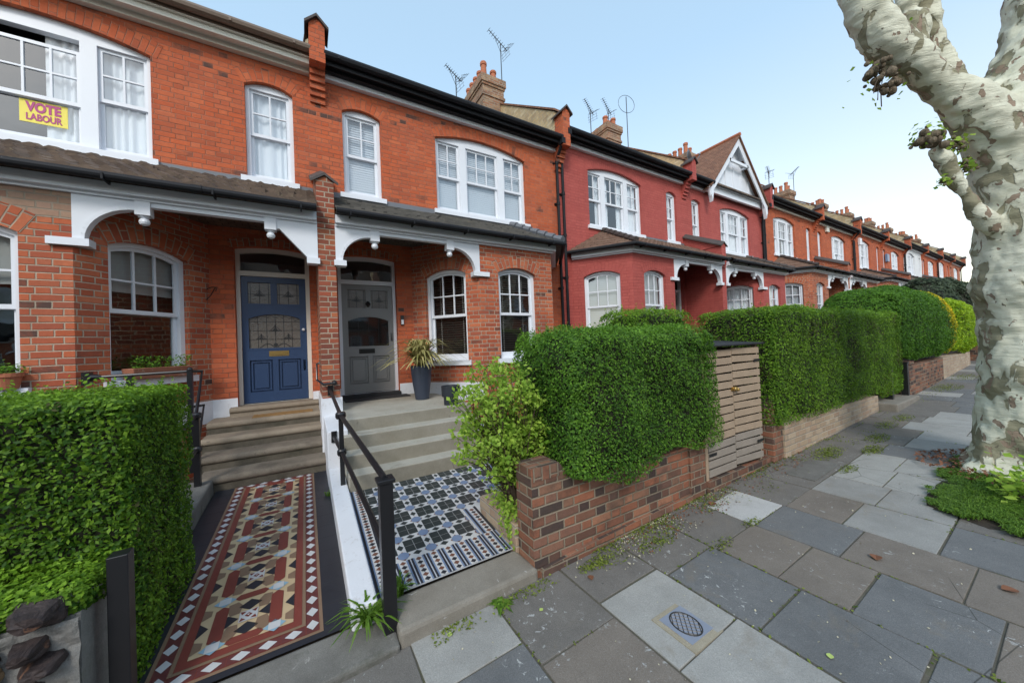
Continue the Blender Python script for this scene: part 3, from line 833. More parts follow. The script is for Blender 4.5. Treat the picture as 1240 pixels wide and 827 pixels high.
def house(cfg):
    P, s, dz = cfg['P'], cfg['s'], cfg['dz']
    W = cfg.get('W', 5.27)
    root = empty('terraced_house', (P, 0, dz), cfg['label'], 'house', cfg.get('group', 'terraced houses along the street'))
    T = dict(tf=lambda p: (s * p[0], p[1], p[2]), flip=(s < 0))
    F = Fr((0, 0, 0), (1, 0, 0)); FB = Fr((0, YP, 0), (1, 0, 0))
    FI = Fr((KI, 0, 0), (BI - KI, YP, 0)); FO = Fr((BO, YP, 0), (KO - BO, -YP, 0))
    LC = math.hypot(BI - KI, YP)
    up, lo = cfg['brick'], cfg.get('brick_low', cfg['brick'])
    sw = cfg.get('small', (.376, 1.02)); ww = cfg.get('wide', (2.09, 4.27))
    zs1, zs2 = 5.10, 5.10
    r1, r2 = .09, .17
    # ---- front wall with openings
    mb = MB()
    dop = [(.215, -.02), (1.215, -.02)] + arc(.215, 1.215, 2.46, .05)
    uw = [opening(*sw, UPZ0, zs1, r1)] + [opening(*ww, UPZ0, zs2, r2)]
    zg = -1.0
    ch = 2.77
    outer = [(.0, zg), (KI, zg), (KI, ch), (KO, ch), (KO, zg), (W, zg), (W, 5.74), (.0, 5.74)]
    plate(mb, F, outer, [dop] + uw, 0., -.21, 0)
    arch_band(mb, F, *sw, zs1, r1, mat=1); arch_band(mb, F, *ww, zs2, r2, mat=1, n=30)
    arch_band(mb, F, .215, 1.215, 2.46, .05, mat=3, h=.13)
    wl = (.30, 1.175)      # window along each bay face
    zlo, zls, rl = .53, 2.13, .11
    fw0, fw1 = 2.80 - 0., 3.64
    for fr, x0, x1, a, b in ((FI, wl[0], wl[1], 0., LC), (FB, fw0, fw1, BI, BO), (FO, LC - wl[1], LC - wl[0], 0., LC)):
        if cfg.get('noinner') and fr is FI: pass
        plate(mb, fr, [(a, zg), (b, zg), (b, ch), (a, ch)], [opening(x0, x1, zlo, zls, rl)], 0., -.20, 2)
        arch_band(mb, fr, x0, x1, zls, rl, mat=3)
    # side and back walls, floor of the upper storey, ceiling: closes the rooms
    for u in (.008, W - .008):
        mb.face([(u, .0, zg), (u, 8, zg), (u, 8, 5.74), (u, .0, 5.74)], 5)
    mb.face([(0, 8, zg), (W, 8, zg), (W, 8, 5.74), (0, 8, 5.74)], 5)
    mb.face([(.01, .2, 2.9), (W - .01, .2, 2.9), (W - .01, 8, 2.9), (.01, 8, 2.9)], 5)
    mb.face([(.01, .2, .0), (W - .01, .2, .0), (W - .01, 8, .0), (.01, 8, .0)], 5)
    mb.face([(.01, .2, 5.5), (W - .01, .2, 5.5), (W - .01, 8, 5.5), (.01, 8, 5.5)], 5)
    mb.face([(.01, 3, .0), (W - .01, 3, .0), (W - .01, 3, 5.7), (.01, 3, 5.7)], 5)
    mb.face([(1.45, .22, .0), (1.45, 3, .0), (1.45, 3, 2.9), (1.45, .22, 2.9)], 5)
    # white plinth
    plate(mb, F, rect(1.2165, KI - .002, -.2, .13), (), .006, .0, 4)
    plate(mb, FI, rect(.004, LC - .0, -.2, .13), (), .006, .0, 4)
    plate(mb, F, rect(.115, .2135, -.2, .13), (), .006, .0, 4)
    if cfg.get('repaired'):
        ex = arc(fw0 - .12, fw1 + .12, zls + .17, rl + .05)
        plate(mb, FB, [(BI, 2.31), (fw0 - .12, 2.31)] + ex[::-1] + [(fw1 + .12, 2.31), (BO, 2.31), (BO, 2.60), (BI, 2.60)], (), .0035, None, 6)
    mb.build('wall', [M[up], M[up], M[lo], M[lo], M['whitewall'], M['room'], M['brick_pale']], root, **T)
    # ---- windows
    g = cfg.get('covers', {})
    window(root, F, *sw, UPZ0, zs1, r1, [(1, 2)], 4.355, False, g.get('small', 'curtain'), T, glass='glass_up')
    window(root, F, *ww, UPZ0, zs2, r2, [(.5, 2), (.79, 3, .14 if cfg.get('opened') else 0.), (.5, 2)], 4.355, False, g.get('wide', 'curtain'), T, glass='glass_up')
    window(root, FB, fw0, fw1, zlo, zls, rl, [(1, 3)], 1.367, True, g.get('bay', None), T)
    window(root, FI, *wl, zlo, zls, rl, [(1, 3)], 1.367, True, g.get('cant', g.get('bay', None)), T)
    window(root, FO, LC - wl[1], LC - wl[0], zlo, zls, rl, [(1, 3)], 1.367, True, g.get('bay', None), T)
    door(root, cfg, T)
    # ---- porch
    porch_roof(root, cfg, T); porch_arch(root, cfg, T); lower_gutter(root, cfg, T)
    if s > 0 or cfg.get('own_pier'):
        pm = MB()
        pm.box((-.1125, YP, .12), (.1125, -.002, 3.22), 0)
        pm.box((-.1125, YP - .03, 2.78), (.1125, YP, 3.22), 0)
        for i in range(3): pm.box((-.1125, YP - .012 - .012 * i, 2.56 + .075 * i), (.1125, YP, 2.635 + .075 * i), 0)
        # sloping top up to the wall and a small gabled cap in front
        pm.hexa([(-.1125, YP, 3.2), (.1125, YP, 3.2), (.1125, -.002, 3.2), (-.1125, -.002, 3.2), (-.1125, YP, 3.24), (.1125, YP, 3.24), (.1125, -.002, 3.84), (-.1125, -.002, 3.84)], 0)
        for sg in (-1, 1):
            q = [(0, YP - .06, 3.345), (sg * .175, YP - .06, 3.225), (sg * .175, -.01, 3.80), (0, -.01, 3.92)]
            pm.face(q, 1); pm.face([(a, b, c - .04) for a, b, c in q], 1)
            pm.face([q[0], q[1], (q[1][0], q[1][1], q[1][2] - .04), (0, q[0][1], q[0][2] - .04)], 1)
            pm.face([q[1], q[2], (q[2][0], q[2][1], q[2][2] - .04), (q[1][0], q[1][1], q[1][2] - .04)], 1)
        pm.face([(-.1125, YP - .031, 3.22), (.1125, YP - .031, 3.22), (0, YP - .031, 3.31)], 0)
        pm.box((-.135, YP - .05, -1.0), (.135, -.002, .12), 2)
        pm.build('porch_pier', [M[cfg.get('pier', lo)], M['coping'], M['whitewall']], root, **T)
    # ---- eaves and main roof
    sl = math.tan(R(34.6))
    em = MB()
    a0, a1 = .12, (1.2 if cfg.get('gable') else W - .12)
    em.box((a0, -.09, 5.52), (a1, -.0, 5.60)); dk = 0 if cfg.get('gutter') else 1
    if cfg.get('gutter'): em.box((a0, -.235, 5.575), (a1, -.191, 5.70), 0)
    em.box((a0, -.19, 5.60), (a1, -.0, 5.655), dk); em.box((a0, -.28, 5.655), (a1, -.0, 5.70), dk)
    em.build('cornice', [M[cfg.get('cornice', 'white')], M['blackplastic']], root, **T)
    gm = MB()
    gend = 1.2 if cfg.get('gable') else a1
    gm.tube([(a0 - .02, -.345, 5.75), (gend + .02, -.345, 5.75)], .065, 10)
    gm.box((a0, -.295, 5.62 if cfg.get('gutter', 'blackplastic') == 'blackplastic' else 5.67), (gend, -.281, 5.77))
    for i in range(int(gend / .8) + 1): gm.box((a0 + .2 + .8 * i - .015, -.415, 5.71), (a0 + .2 + .8 * i + .015, -.28, 5.76))
    gm.build('gutter', M[cfg.get('gutter', 'blackplastic')], root, **T)
    rm = MB()
    ze = 5.80
    rm.hexa([(.0, -.33, ze - .06), (W, -.33, ze - .06), (W, 4., ze - .06 + 4.33 * sl), (.0, 4., ze - .06 + 4.33 * sl), (.0, -.33, ze), (W, -.33, ze), (W, 4., ze + 4.33 * sl), (.0, 4., ze + 4.33 * sl)])
    rm.hexa([(.0, 4., ze - .06 + 4.33 * sl), (W, 4., ze - .06 + 4.33 * sl), (W, 8.2, ze - .06), (.0, 8.2, ze - .06), (.0, 4., ze + 4.33 * sl), (W, 4., ze + 4.33 * sl), (W, 8.2, ze), (.0, 8.2, ze)])
    rm.build('roof', M[cfg.get('tile', 'tile_dark')], root, **T)
    # ---- party walls over the roof and chimney: on the outer boundary, and on the shared one for the right-hand house
    if s > 0:
        if not cfg.get('end'): parapet(root, cfg, W + .0, T)
        parapet(root, cfg, 0., T, lift=-.22)
        chimney(root, W - .72, W + .02, 2.5, 3.95, 7.0, 9.08, [(W - .55, 2.72, .56, .1), (W - .2, 2.75, .42, .1)] + [(W - .55, 2.72 + .28 * i, .45, .095) for i in range(1, 5)], T)
    elif cfg['P'] > 1:
        chimney(root, -.06, .68, 2.5, 3.95, 7.0, 8.9, [(.1, 2.72 + .28 * i, .42 + .06 * (i % 2), .1) for i in range(5)] + [(.5, 2.75, .4, .1)], T)
    # ---- rainwater pipe at the outer boundary
    dm = MB()
    ud = W - .085
    dm.tube([(ud - .02, -.345, 5.70), (ud - .02, -.33, 5.60), (ud, -.1, 5.36), (ud, -.075, 5.25), (ud, -.075, 2.95), (ud, -.075, -.95)], .036, 10)
    for z in (5.22, 4.2, 3.15, 2.9, 2.1, .9): dm.tube([(ud, -.075, z), (ud, -.075, z + .07)], .047, 10); dm.box((ud - .07, -.04, z + .02), (ud + .07, -.0, z + .05))
    dm.box((ud - .075, -.41, 5.58), (ud + .035, -.27, 5.72))
    dm.build('downpipe', M['blackplastic'], root, **T)
    if cfg.get('gable'): gable(root, T)
    return root

def gable(root, T):
    c, hw, zb, za, yf = 3.0, 1.93, 5.68, 7.83, -.34
    mb = MB()
    sl = (za - zb) / hw
    for s in (-1, 1):
        for k, (m, lift) in enumerate(((0, .0),)):
            q = [(c, yf - .06, za + .03), (c + s * (hw + .1), yf - .06, zb + .03 - .1 * sl), (c + s * (hw + .1), 1.2, zb + .03 - .1 * sl), (c, 3.1, za + .03)]
            mb.face(q, 0, [(b, (a - c) * s * 1.5) for a, b, z in q])
            mb.face([(a, b, z - .07) for a, b, z in q], 0)
            mb.face([q[0], q[1], (q[1][0], q[1][1], q[1][2] - .07), (q[0][0], q[0][1], q[0][2] - .07)], 0)
    for s in (-1, 1):
        q = [(c, yf, za - .06), (c + s * (hw + .06), yf, zb - .06), (c + s * (hw + .06), -.1, zb - .06), (c, -.1, za - .06)]
        mb.face(q, 1)
    r = mb.build('gable_roof', [M['tile_red'], M['white']], root, **T)
    rg = MB()
    for i in range(13):
        rg.tube([(c, yf - .08 + .27 * i, za + .04), (c, yf - .08 + .27 * i + .255, za + .04)], .07, 8)
    rg.build('ridge_tile', M['clay'], r, **T)
    wm = MB()
    F = Fr((0, -.10, 0), (1, 0, 0))
    plate(wm, F, [(c - hw, zb), (c + hw, zb), (c, za - .02)], (), 0., -.05, 0)
    for x in (-1.1, -.55, 0, .55, 1.1):
        zz = za - .15 - abs(x) * sl
        plate(wm, F, rect(c + x - .05, c + x + .05, zb + .2, zz), (), .02, 0.)
    plate(wm, F, rect(c - hw, c + hw, zb - .17, zb + .12), (), .09, 0.); plate(wm, F, rect(c - hw, c + hw, zb + .06, zb + .12), (), .14, .09)
    # bargeboards with shaped feet, set well in front of the gable face
    B = Fr((0, yf, 0), (1, 0, 0))
    for s in (-1, 1):
        plate(wm, B, [(c, za + .0), (c, za - .36), (c + s * (hw + .08), zb - .36 - .08 * sl + .02), (c + s * (hw + .08), zb - .08 * sl)], (), .0, -.04, back=True)
        plate(wm, B, [(c + s * (hw + .07), zb - .1), (c + s * (hw - .16), zb - .0), (c + s * (hw - .10), zb - .34), (c + s * (hw - .03), zb - .60), (c + s * (hw + .03), zb - .34)], (), .01, -.10, back=True)
    wm.box((c - .62, yf + .0, za - 1.05), (c + .62, yf + .06, za - .95))
    for x in (-.62, .62): wm.box((c + x - .04, yf, za - 1.05), (c + x + .04, -.1, za - .97))
    wm.build('gable_boards', M['white'], root, **T)

HS = [
 dict(P=0, s=-1, dz=0, brick='brick', brick_low='brick_low', door='blue', door_h=2.05, letterbox='brass', dframe='cream', ptile='tile_dark', near=True, tile_amp=.03,
      cornice='cream', gutter='browngutter', straight=True, repaired=True, opened=True, covers=dict(small='curtain', wide=['curtain', 'left', 'curtain'], bay='roller'),
      label='red brick house with a blue front door and a yellow poster in its upper window'),
 dict(P=0, s=1, dz=0, brick='brick', brick_low='brick_low', pier='brick_pier', door='grey', arch_glass='leaded2', ptile='tile_slate', near=True, tile_amp=.004, hip='leadgrey',
      covers=dict(small='blind', wide='blind', bay='blind_dark'), label='red brick house with a grey front door and a black and white tiled path'),
 dict(P=10.54, s=-1, dz=.28, brick='brick_red', door='grey', ptile='tile_brown', near=True, tile_amp=.02, tile='tile_orange', covers=dict(small='curtain', wide=['curtain', 'sides', 'sides'], bay='blind_grey'),
      small=(.42, .93), wide=(2.12, 4.25), label='red painted house with a plain eaves roof beside the drainpipes of the brick house'),
 dict(P=10.54, s=1, dz=.28, brick='brick_red', door='grey', ptile='tile_dark', gable=True, covers=dict(small='curtain', wide='curtain', bay='curtain'),
      small=(.42, .93), wide=(2.15, 4.25), label='red painted house under the tall white timbered gable'),
 dict(P=21.02, s=-1, W=5.238, dz=.6, brick='brick', brick_low='brick_low', door='grey', ptile='tile_brown', cornice='cream', covers=dict(small='curtain', wide='sides', bay='blind_grey'),
      small=(.42, .9), wide=(2.15, 4.2), label='orange brick house directly right of the white gabled house'),
 dict(P=21.02, s=1, W=5.235, dz=.6, brick='brick', brick_low='brick_low', door='grey', ptile='tile_brown', cornice='cream', covers=dict(small='curtain', wide='curtain', bay='curtain'),
      small=(.42, .9), wide=(2.2, 4.15), label='orange brick house with a white alarm box high beside its wide upper window'),
 dict(P=31.49, s=-1, W=5.235, dz=.88, brick='brick', brick_low='brick_low', door='grey', ptile='tile_brown', cornice='cream', covers=dict(small='curtain', wide='sides', bay='curtain'),
      small=(.42, .9), wide=(2.2, 4.15), label='orange brick house between the cream alarm box and the blue alarm box'),
 dict(P=31.49, s=1, W=5.205, dz=.88, brick='brick', brick_low='brick_low', door='grey', ptile='tile_brown', cornice='cream', covers=dict(small='curtain', wide='curtain', bay='curtain'),
      small=(.42, .9), wide=(2.2, 4.0), label='orange brick house with a blue alarm box, left of the white painted house'),
 dict(P=41.9, s=-1, W=5.205, dz=1.18, brick='brick_white', door='grey', ptile='tile_dark', covers=dict(small='curtain', wide='curtain', bay='curtain'),
      small=(.42, .9), wide=(2.2, 4.2), label='far house with a white painted front among brick neighbours'),
 dict(P=41.9, s=1, W=5.25, dz=1.18, brick='brick', brick_low='brick_low', door='grey', ptile='tile_brown', covers=dict(small='curtain', wide='curtain', bay='curtain'),
      label='far orange brick house directly right of the white painted house'),
 dict(P=52.4, s=-1, W=5.25, dz=1.45, brick='brick', brick_low='brick_low', door='grey', ptile='tile_brown', covers=dict(small='curtain', wide='curtain', bay='curtain'),
      label='far brick house above the dark olive shrub, last but one of the row'),
 dict(P=52.4, s=1, W=5.25, dz=1.45, brick='brick_low', door='grey', ptile='tile_brown', covers=dict(small='curtain', wide='curtain', bay='curtain'),
      label='last brick house of the row, at the trunk of the big tree'),
]
houses = [house(c) for c in HS]
# ------------------------------------------------------------------ ground, road, pavement
zp = lambda x: -1.0 + .035 * max(-40., min(90., x))
def strip_sheet(name, xs, y0, y1, dz, mat, kind='structure', zf=None):
    mb = MB()
    for a, b in zip(xs, xs[1:]):
        f = zf or (lambda x, y: zp(x) + dz)
        mb.face([(a, y0, f(a, y0)), (b, y0, f(b, y0)), (b, y1, f(b, y1)), (a, y1, f(a, y1))])
    o = mb.build(name, mat)
    return tag(o, kind=kind)
XS = [-600, -40, -20, 0, 20, 40, 60, 90, 600]
strip_sheet('ground', XS, -600, 600, -.22, M['soil'])
strip_sheet('road', XS, -16.4, -8.55, -.11, M['asphalt'])
strip_sheet('far_pavement', XS, -20.5, -16.4, 0., M['s_dark'])
kb = MB()
for a, b in zip(XS, XS[1:]):
    kb.hexa([(a, -8.55, zp(a) - .2), (b, -8.55, zp(b) - .2), (b, -8.40, zp(b) - .2), (a, -8.40, zp(a) - .2), (a, -8.55, zp(a) + .004), (b, -8.55, zp(b) + .004), (b, -8.40, zp(b) + .004), (a, -8.40, zp(a) + .004)])
tag(kb.build('road_kerb', M['concrete']), kind='structure')
strip_sheet('garden_soil', [-12, 1.1, 20, 40, 60], -4.42, .0, .12, M['soil'], zf=lambda x, y: zp(x) + .05 + .02 * (y + 4.6))
strip_sheet('pavement_bed', [-14, 0, 20, 40, 75], -8.41, -4.45, -.004, M['s_joint'])

cols = [
 (-.42, .18, [(-4.62, -5.2, 'dark'), (-5.2, -5.8, 'blue'), (-5.8, -6.4, 'dark')]),
 (.19, .735, [(-4.62, -4.99, 'light'), (-5.0, -5.55, 'blue'), (-5.56, -6.2, 'dark')]),
 (.745, 1.295, [(-4.62, -5.17, 'dark'), (-5.18, -5.78, 'brown'), (-5.79, -6.3, 'dark')]),
 (1.31, 1.875, [(-4.62, -5.035, 'dark'), (-5.05, -5.60, 'light'), (-5.61, -6.16, 'light'), (-6.17, -6.7, 'blue')]),
 (1.89, 2.435, [(-4.62, -5.13, 'dark'), (-5.145, -5.71, 'blue'), (-5.725, -6.28, 'blue'), (-6.30, -6.85, 'blue')]),
 (2.45, 3.015, [(-4.62, -5.165, 'dark'), (-5.18, -5.58, 'brown'), (-5.592, -5.95, 'brown'), (-5.965, -6.45, 'blue'), (-6.46, -7., 'brown')]),
 (3.03, 3.565, [(-4.62, -4.755, 'dark'), (-4.765, -5.18, 'white'), (-5.192, -5.74, 'blue'), (-5.75, -6.3, 'brown'), (-6.31, -6.9, 'brown')]),
 (3.58, 4.15, [(-4.62, -5.2, 'dark'), (-5.21, -5.6, 'brown'), (-5.612, -6.12, 'pale'), (-6.135, -6.66, 'blue'), (-6.67, -7.2, 'dark')]),
 (4.165, 4.69, [(-4.62, -5.2, 'dark'), (-5.212, -5.67, 'pale'), (-5.68, -6.12, 'pale')]),
 (4.705, 5.27, [(-4.62, -5.2, 'dark'), (-5.22, -5.6, 'light'), (-5.61, -5.98, 'light')]),
 (5.285, 5.86, [(-4.62, -5.2, 'dark'), (-5.21, -5.56, 'light'), (-5.57, -6., 'light')]),
 (5.87, 6.4, [(-4.62, -5.3, 'dark'), (-5.31, -5.9, 'blue')]),
]
x = 6.41
while x < 62:
    w = random.uniform(.5, .62)
    ys, y = [], -4.62 - random.uniform(0, .25)
    if y < -4.64: ys.append((-4.62, y + .01, 'dark'))
    while y > -7.6:
        d = random.uniform(.45, .72)
        pr_ = [('light', .5), ('pale', .22), ('dark', .15), ('blue', .13)] if x < 9.6 else [('light', .12), ('dark', .5), ('blue', .28), ('pale', .1)]
        rr, k = random.random(), 'dark'
        for nm, p_ in pr_:
            if rr < p_: k = nm; break
            rr -= p_
        if y > -5.1 and x < 9.6: k = random.choice(['dark', 'brown', 'dark'])
        ys.append((y, y - d + .012, k)); y -= d
    cols.append((x, x + w - .012, ys)); x += w
x = -.43
while x > -13:
    w = random.uniform(.5, .6); ys = []; y = -4.62
    while y > -8.0:
        d = random.uniform(.45, .65); ys.append((y, y - d + .012, random.choice(['dark', 'brown', 'blue', 'pale']))); y -= d
    cols.append((x - w + .012, x, ys)); x -= w
smats = ['light', 'white', 'blue', 'dark', 'brown', 'pale']
pv = MB()
for a, b, ys in cols:
    last = min(q[1] for q in ys)
    y = last - .012
    while y > -8.35:
        d = random.uniform(.45, .6); ys.append((y, max(y - d + .012, -8.4), random.choice(['dark', 'brown', 'blue', 'pale', 'light']))); y -= d
    for y0, y1, k in ys:
        j = lambda: random.uniform(-.004, .004)
        t = [random.uniform(-.003, .003) for _ in range(4)]
        q = [(a + j(), y1 + j()), (b + j(), y1 + j()), (b + j(), y0 + j()), (a + j(), y0 + j())]
        if 4.36 > a and False: pass
        top = [(u, v, zp(u) + .004 + tt) for (u, v), tt in zip(q, t)]
        pv.hexa([(u, v, zp(u) - .03) for u, v in q] + top, smats.index(k))
pvo = pv.build('pavement', [M['s_' + k] for k in smats], bevel=.004)
tag(pvo, kind='structure')

# ------------------------------------------------------------------ path tiles
def tile_sheet(name, mats, polys, zf):
    mb = MB()
    idx = {m: i for i, m in enumerate(mats)}
    for lvl, m, pts in polys:
        q = ccw(pts)
        mb.face([(a, b, zf(a, b) + .0016 * lvl) for a, b in q], idx[m])
    return tag(mb.build(name, [M[m] for m in mats]), kind='structure')
zt1 = lambda x, y: -.79 + (y + 1.5) * .0407
zt2 = lambda x, y: -.70 + (y + 2.66) * .0958
polys = []
def R4(a, b, c, d): return [(a, c), (b, c), (b, d), (a, d)]
def dia(cx, cy, rx, ry): return [(cx - rx, cy), (cx, cy - ry), (cx + rx, cy), (cx, cy + ry)]
L1, R1, B1, T1 = -1.06, -.255, -4.335, -1.51
polys.append((0, 't_black', R4(-1.24, -.11, B1 - .045, T1 + .02)))
y = B1
while y < T1:                               # joints of the dark border
    for a, b in ((-1.24, L1), (R1, -.11)): polys.append((.4, 't_joint', R4(a, b, y, y + .004)))
    y += .22
polys.append((1, 't_tan', R4(L1, R1, B1, T1)))
e = .02
polys.append((2, 't_red', R4(L1 + e, R1 - e, B1 + e, T1 - .0)))
bw = .072
def band(x0, x1, y0, y1, along):
    n = round((y1 - y0 if along == 'y' else x1 - x0) / .118)
    for i in range(n):
        if along == 'y':
            cy = y0 + (i + .5) * (y1 - y0) / n; cx = (x0 + x1) / 2; h = (y1 - y0) / n
            polys.append((3, 't_maroon', R4(x0 + .004, x1 - .004, cy - h / 2 + .002, cy + h / 2 - .002)))
            polys.append((4, 't_white', dia(cx, cy, (x1 - x0) * .46, h * .36)))
        else:
            cx = x0 + (i + .5) * (x1 - x0) / n; cy = (y0 + y1) / 2; w = (x1 - x0) / n
            polys.append((3, 't_maroon', R4(cx - w / 2 + .002, cx + w / 2 - .002, y0 + .004, y1 - .004)))
            polys.append((4, 't_white', dia(cx, cy, w * .36, (y1 - y0) * .46)))
xi, xo, yi = L1 + e + bw, R1 - e - bw, B1 + e + bw
band(L1 + e, xi, B1 + e, T1, 'y'); band(xo, R1 - e, B1 + e, T1, 'y'); band(xi, xo, B1 + e, yi, 'x'); band(xi, xo, T1 - bw, T1, 'x')
polys.append((5, 't_tan', R4(xi, xo, yi, T1 - bw)))
polys.append((6, 't_red', R4(xi + .02, xo - .02, yi + .02, T1 - bw)))
fx0, fx1, fy0, fy1 = xi + .066, xo - .066, yi + .07, T1 - bw - .05
polys.append((7, 't_cream', R4(fx0, fx1, fy0, fy1)))
fc, fw = (fx0 + fx1) / 2, (fx1 - fx0)
nP = 6; pp = (fy1 - fy0) / nP
sx = fw * .30                        # star columns
def hexbar(cx, cy, hx, hy, along):
    t = .028
    if along == 'x': return [(cx - hx, cy), (cx - hx + t, cy - hy), (cx + hx - t, cy - hy), (cx + hx, cy), (cx + hx - t, cy + hy), (cx - hx + t, cy + hy)]
    return [(cx, cy - hy), (cx + hx, cy - hy + t), (cx + hx, cy + hy - t), (cx, cy + hy), (cx - hx, cy + hy - t), (cx - hx, cy - hy + t)]
for i in range(nP + 1):
    ys = fy0 + i * pp
    if 0 < i < nP or True:
        yy = min(max(ys, fy0 + .03), fy1 - .03)
        polys.append((8, 't_red', hexbar(fc, yy, sx - .05, .03, 'x')))
        for s in (-1, 1):
            cx = fc + s * sx
            r = .06
            polys.append((9, 't_blue', dia(cx, yy, r, min(r, .052))))
            polys.append((10, 't_white', R4(cx - r * .52, cx + r * .52, yy - r * .52, yy + r * .52)))
    if i == nP: break
    yc = ys + pp / 2
    q = .06
    polys.append((10, 't_white', R4(fc - q * .8, fc + q * .8, yc - q * .8, yc + q * .8)))
    polys.append((11, 't_red', dia(fc, yc, q * .34, q * .34))); polys.append((12, 't_white', dia(fc, yc, q * .13, q * .13)))
    for dx, dy in ((.62, .62), (-.62, .62), (.62, -.62), (-.62, -.62)): polys.append((11, 't_red', [(fc + dx * q * 1.2, yc + dy * q * 1.2), (fc + dx * q * .35, yc + dy * q * .95), (fc + dx * q * .95, yc + dy * q * .35)]))
    for s in (-1, 1):
        polys.append((8, 't_black', dia(fc, yc + s * pp * .255, .062, pp * .125)))
        polys.append((8, 't_black', dia(fc + s * .108, yc, .058, pp * .125)))
        polys.append((9, 't_red', hexbar(fc + s * sx, yc, .034, pp / 2 - .05, 'y')))
        xe = fx1 if s > 0 else fx0
        polys.append((8, 't_black', [(xe, yc - pp * .15), (xe, yc + pp * .15), (xe - s * .05, yc)]))
        for t in (-1, 1):
            # brown hexagons in the four corners of the cell and by the edge
            hx = lambda a_, b_: (fc + s * a_, yc + t * b_)
            polys.append((8, 't_tan', [hx(.05, pp * .12), hx(.1, pp * .105), hx(.118, pp * .24), hx(.118, pp * .38), hx(.07, pp * .40), hx(.04, pp * .28)]))
            polys.append((8, 't_tan', [(xe, yc + t * pp * .2), (xe, yc + t * pp * .44), (xe - s * .045, yc + t * pp * .38), (xe - s * .045, yc + t * pp * .26)]))
M['t_joint'] = paint('tile_joint_grout', (.05, .05, .052), .8)
M['t_maroon'] = paint('maroon_tile', (.14, .042, .04), .42, .45)
tile_sheet('red_tiled_path', ['t_black', 't_joint', 't_tan', 't_red', 't_maroon', 't_white', 't_cream', 't_blue'], polys, zt1)

# black, white and blue path
polys = []
PX0, PX1, PY0, PY1 = .046, 1.86, -4.335, -2.66
clip = lambda y: 1.075 if y < -3.62 else PX1
polys.append((0, 't_white', R4(PX0, 1.075, PY0, PY1))); polys.append((0, 't_white', R4(1.075, PX1, -3.75, PY1)))
pr_, w2 = .218, .066
gx0, gy0 = .30 - pr_ , -3.99
def add(l, m, pts):
    cx = sum(p[0] for p in pts) / len(pts); cy = sum(p[1] for p in pts) / len(pts)
    if cy < -4.04 or cy > PY1 - .07: return
    lim = .93 if cy < -3.62 else PX1
    pts = [(min(max(a, PX0 + .13), lim), min(max(b, -4.06), PY1 - .07)) for a, b in pts]
    if abs(area2(pts)) > 1e-5: polys.append((l, m, pts))
for i in range(-1, 10):
    for j in range(-1, 9):
        cx, cy = gx0 + i * pr_, gy0 + j * pr_          # a crossing with its blue octagon
        h = w2 / 2
        o = [(cx + .045 * math.cos(R(22.5 + 45 * k)), cy + .045 * math.sin(R(22.5 + 45 * k))) for k in range(8)]
        add(2, 't_brown', [(cx - h - .022, cy), (cx, cy - h - .022), (cx + h + .022, cy), (cx, cy + h + .022)])
        add(3, 't_mid', o)
        # big dark quarter tiles between crossings
        g = .0014
        x0, x1, y0, y1 = cx + h, cx + pr_ - h, cy + h, cy + pr_ - h
        xm, ym = (x0 + x1) / 2, (y0 + y1) / 2
        for a, b in ((x0, xm - g), (xm + g, x1)):
            for c, d in ((y0, ym - g), (ym + g, y1)): add(1, 't_green', R4(a, b, c, d))
        # small dark diamonds in the middle of the strips
        add(1, 't_green', dia(xm, cy, .036, h - .006)); add(1, 't_green', dia(cx, ym, h - .006, .036))
# front border of striped strips, side strips
y0, y1 = -4.33, -4.05
x = PX0 + .14; k = 0
while x < 1.06:
    if k % 2 == 0:
        polys.append((4, 't_mid', R4(x, x + .062, y0, y1))); polys.append((5, 't_black', R4(x + .012, x + .026, y0, y1))); polys.append((5, 't_black', R4(x + .036, x + .05, y0, y1))); polys.append((5, 't_white', R4(x + .028, x + .034, y0, y1)))
        x += .062
    else:
        polys.append((4, 't_white', R4(x, x + .055, y0, y1)))
        for q in range(6): polys.append((5, 't_brown' if q % 2 else 't_black', dia(x + .0275, y0 + .025 + .046 * q, .023, .021)))
        x += .055
    k += 1
def sidestrip(xa, ya, yb, vert=True):
    polys.append((4, 't_mid', R4(xa, xa + .012, ya, yb))); polys.append((4, 't_black', R4(xa + .012, xa + .03, ya, yb)))
    polys.append((4, 't_mid', R4(xa + .03, xa + .04, ya, yb))); polys.append((4, 't_white', R4(xa + .04, xa + .10, ya, yb)))
    n = int((yb - ya) / .045)
    for q in range(n): polys.append((5, 't_black' if q % 2 else 't_brown', dia(xa + .07, ya + .0225 + .045 * q, .026, .021)))
    polys.append((4, 't_black', R4(xa + .10, xa + .125, ya, yb)))
sidestrip(PX0, PY0, PY1); sidestrip(.945, -4.05, -3.62)
x = PX0 + .13
polys.append((4, 't_mid', R4(x, PX1, PY1 - .075, PY1 - .062))); polys.append((4, 't_white', R4(x, PX1, PY1 - .06, PY1 - .012)))
while x < PX1 - .03: polys.append((5, 't_black', dia(x + .02, PY1 - .036, .018, .02))); x += .046
tile_sheet('black_and_white_tiled_path', ['t_white', 't_green', 't_mid', 't_brown', 't_black'], polys, zt2)

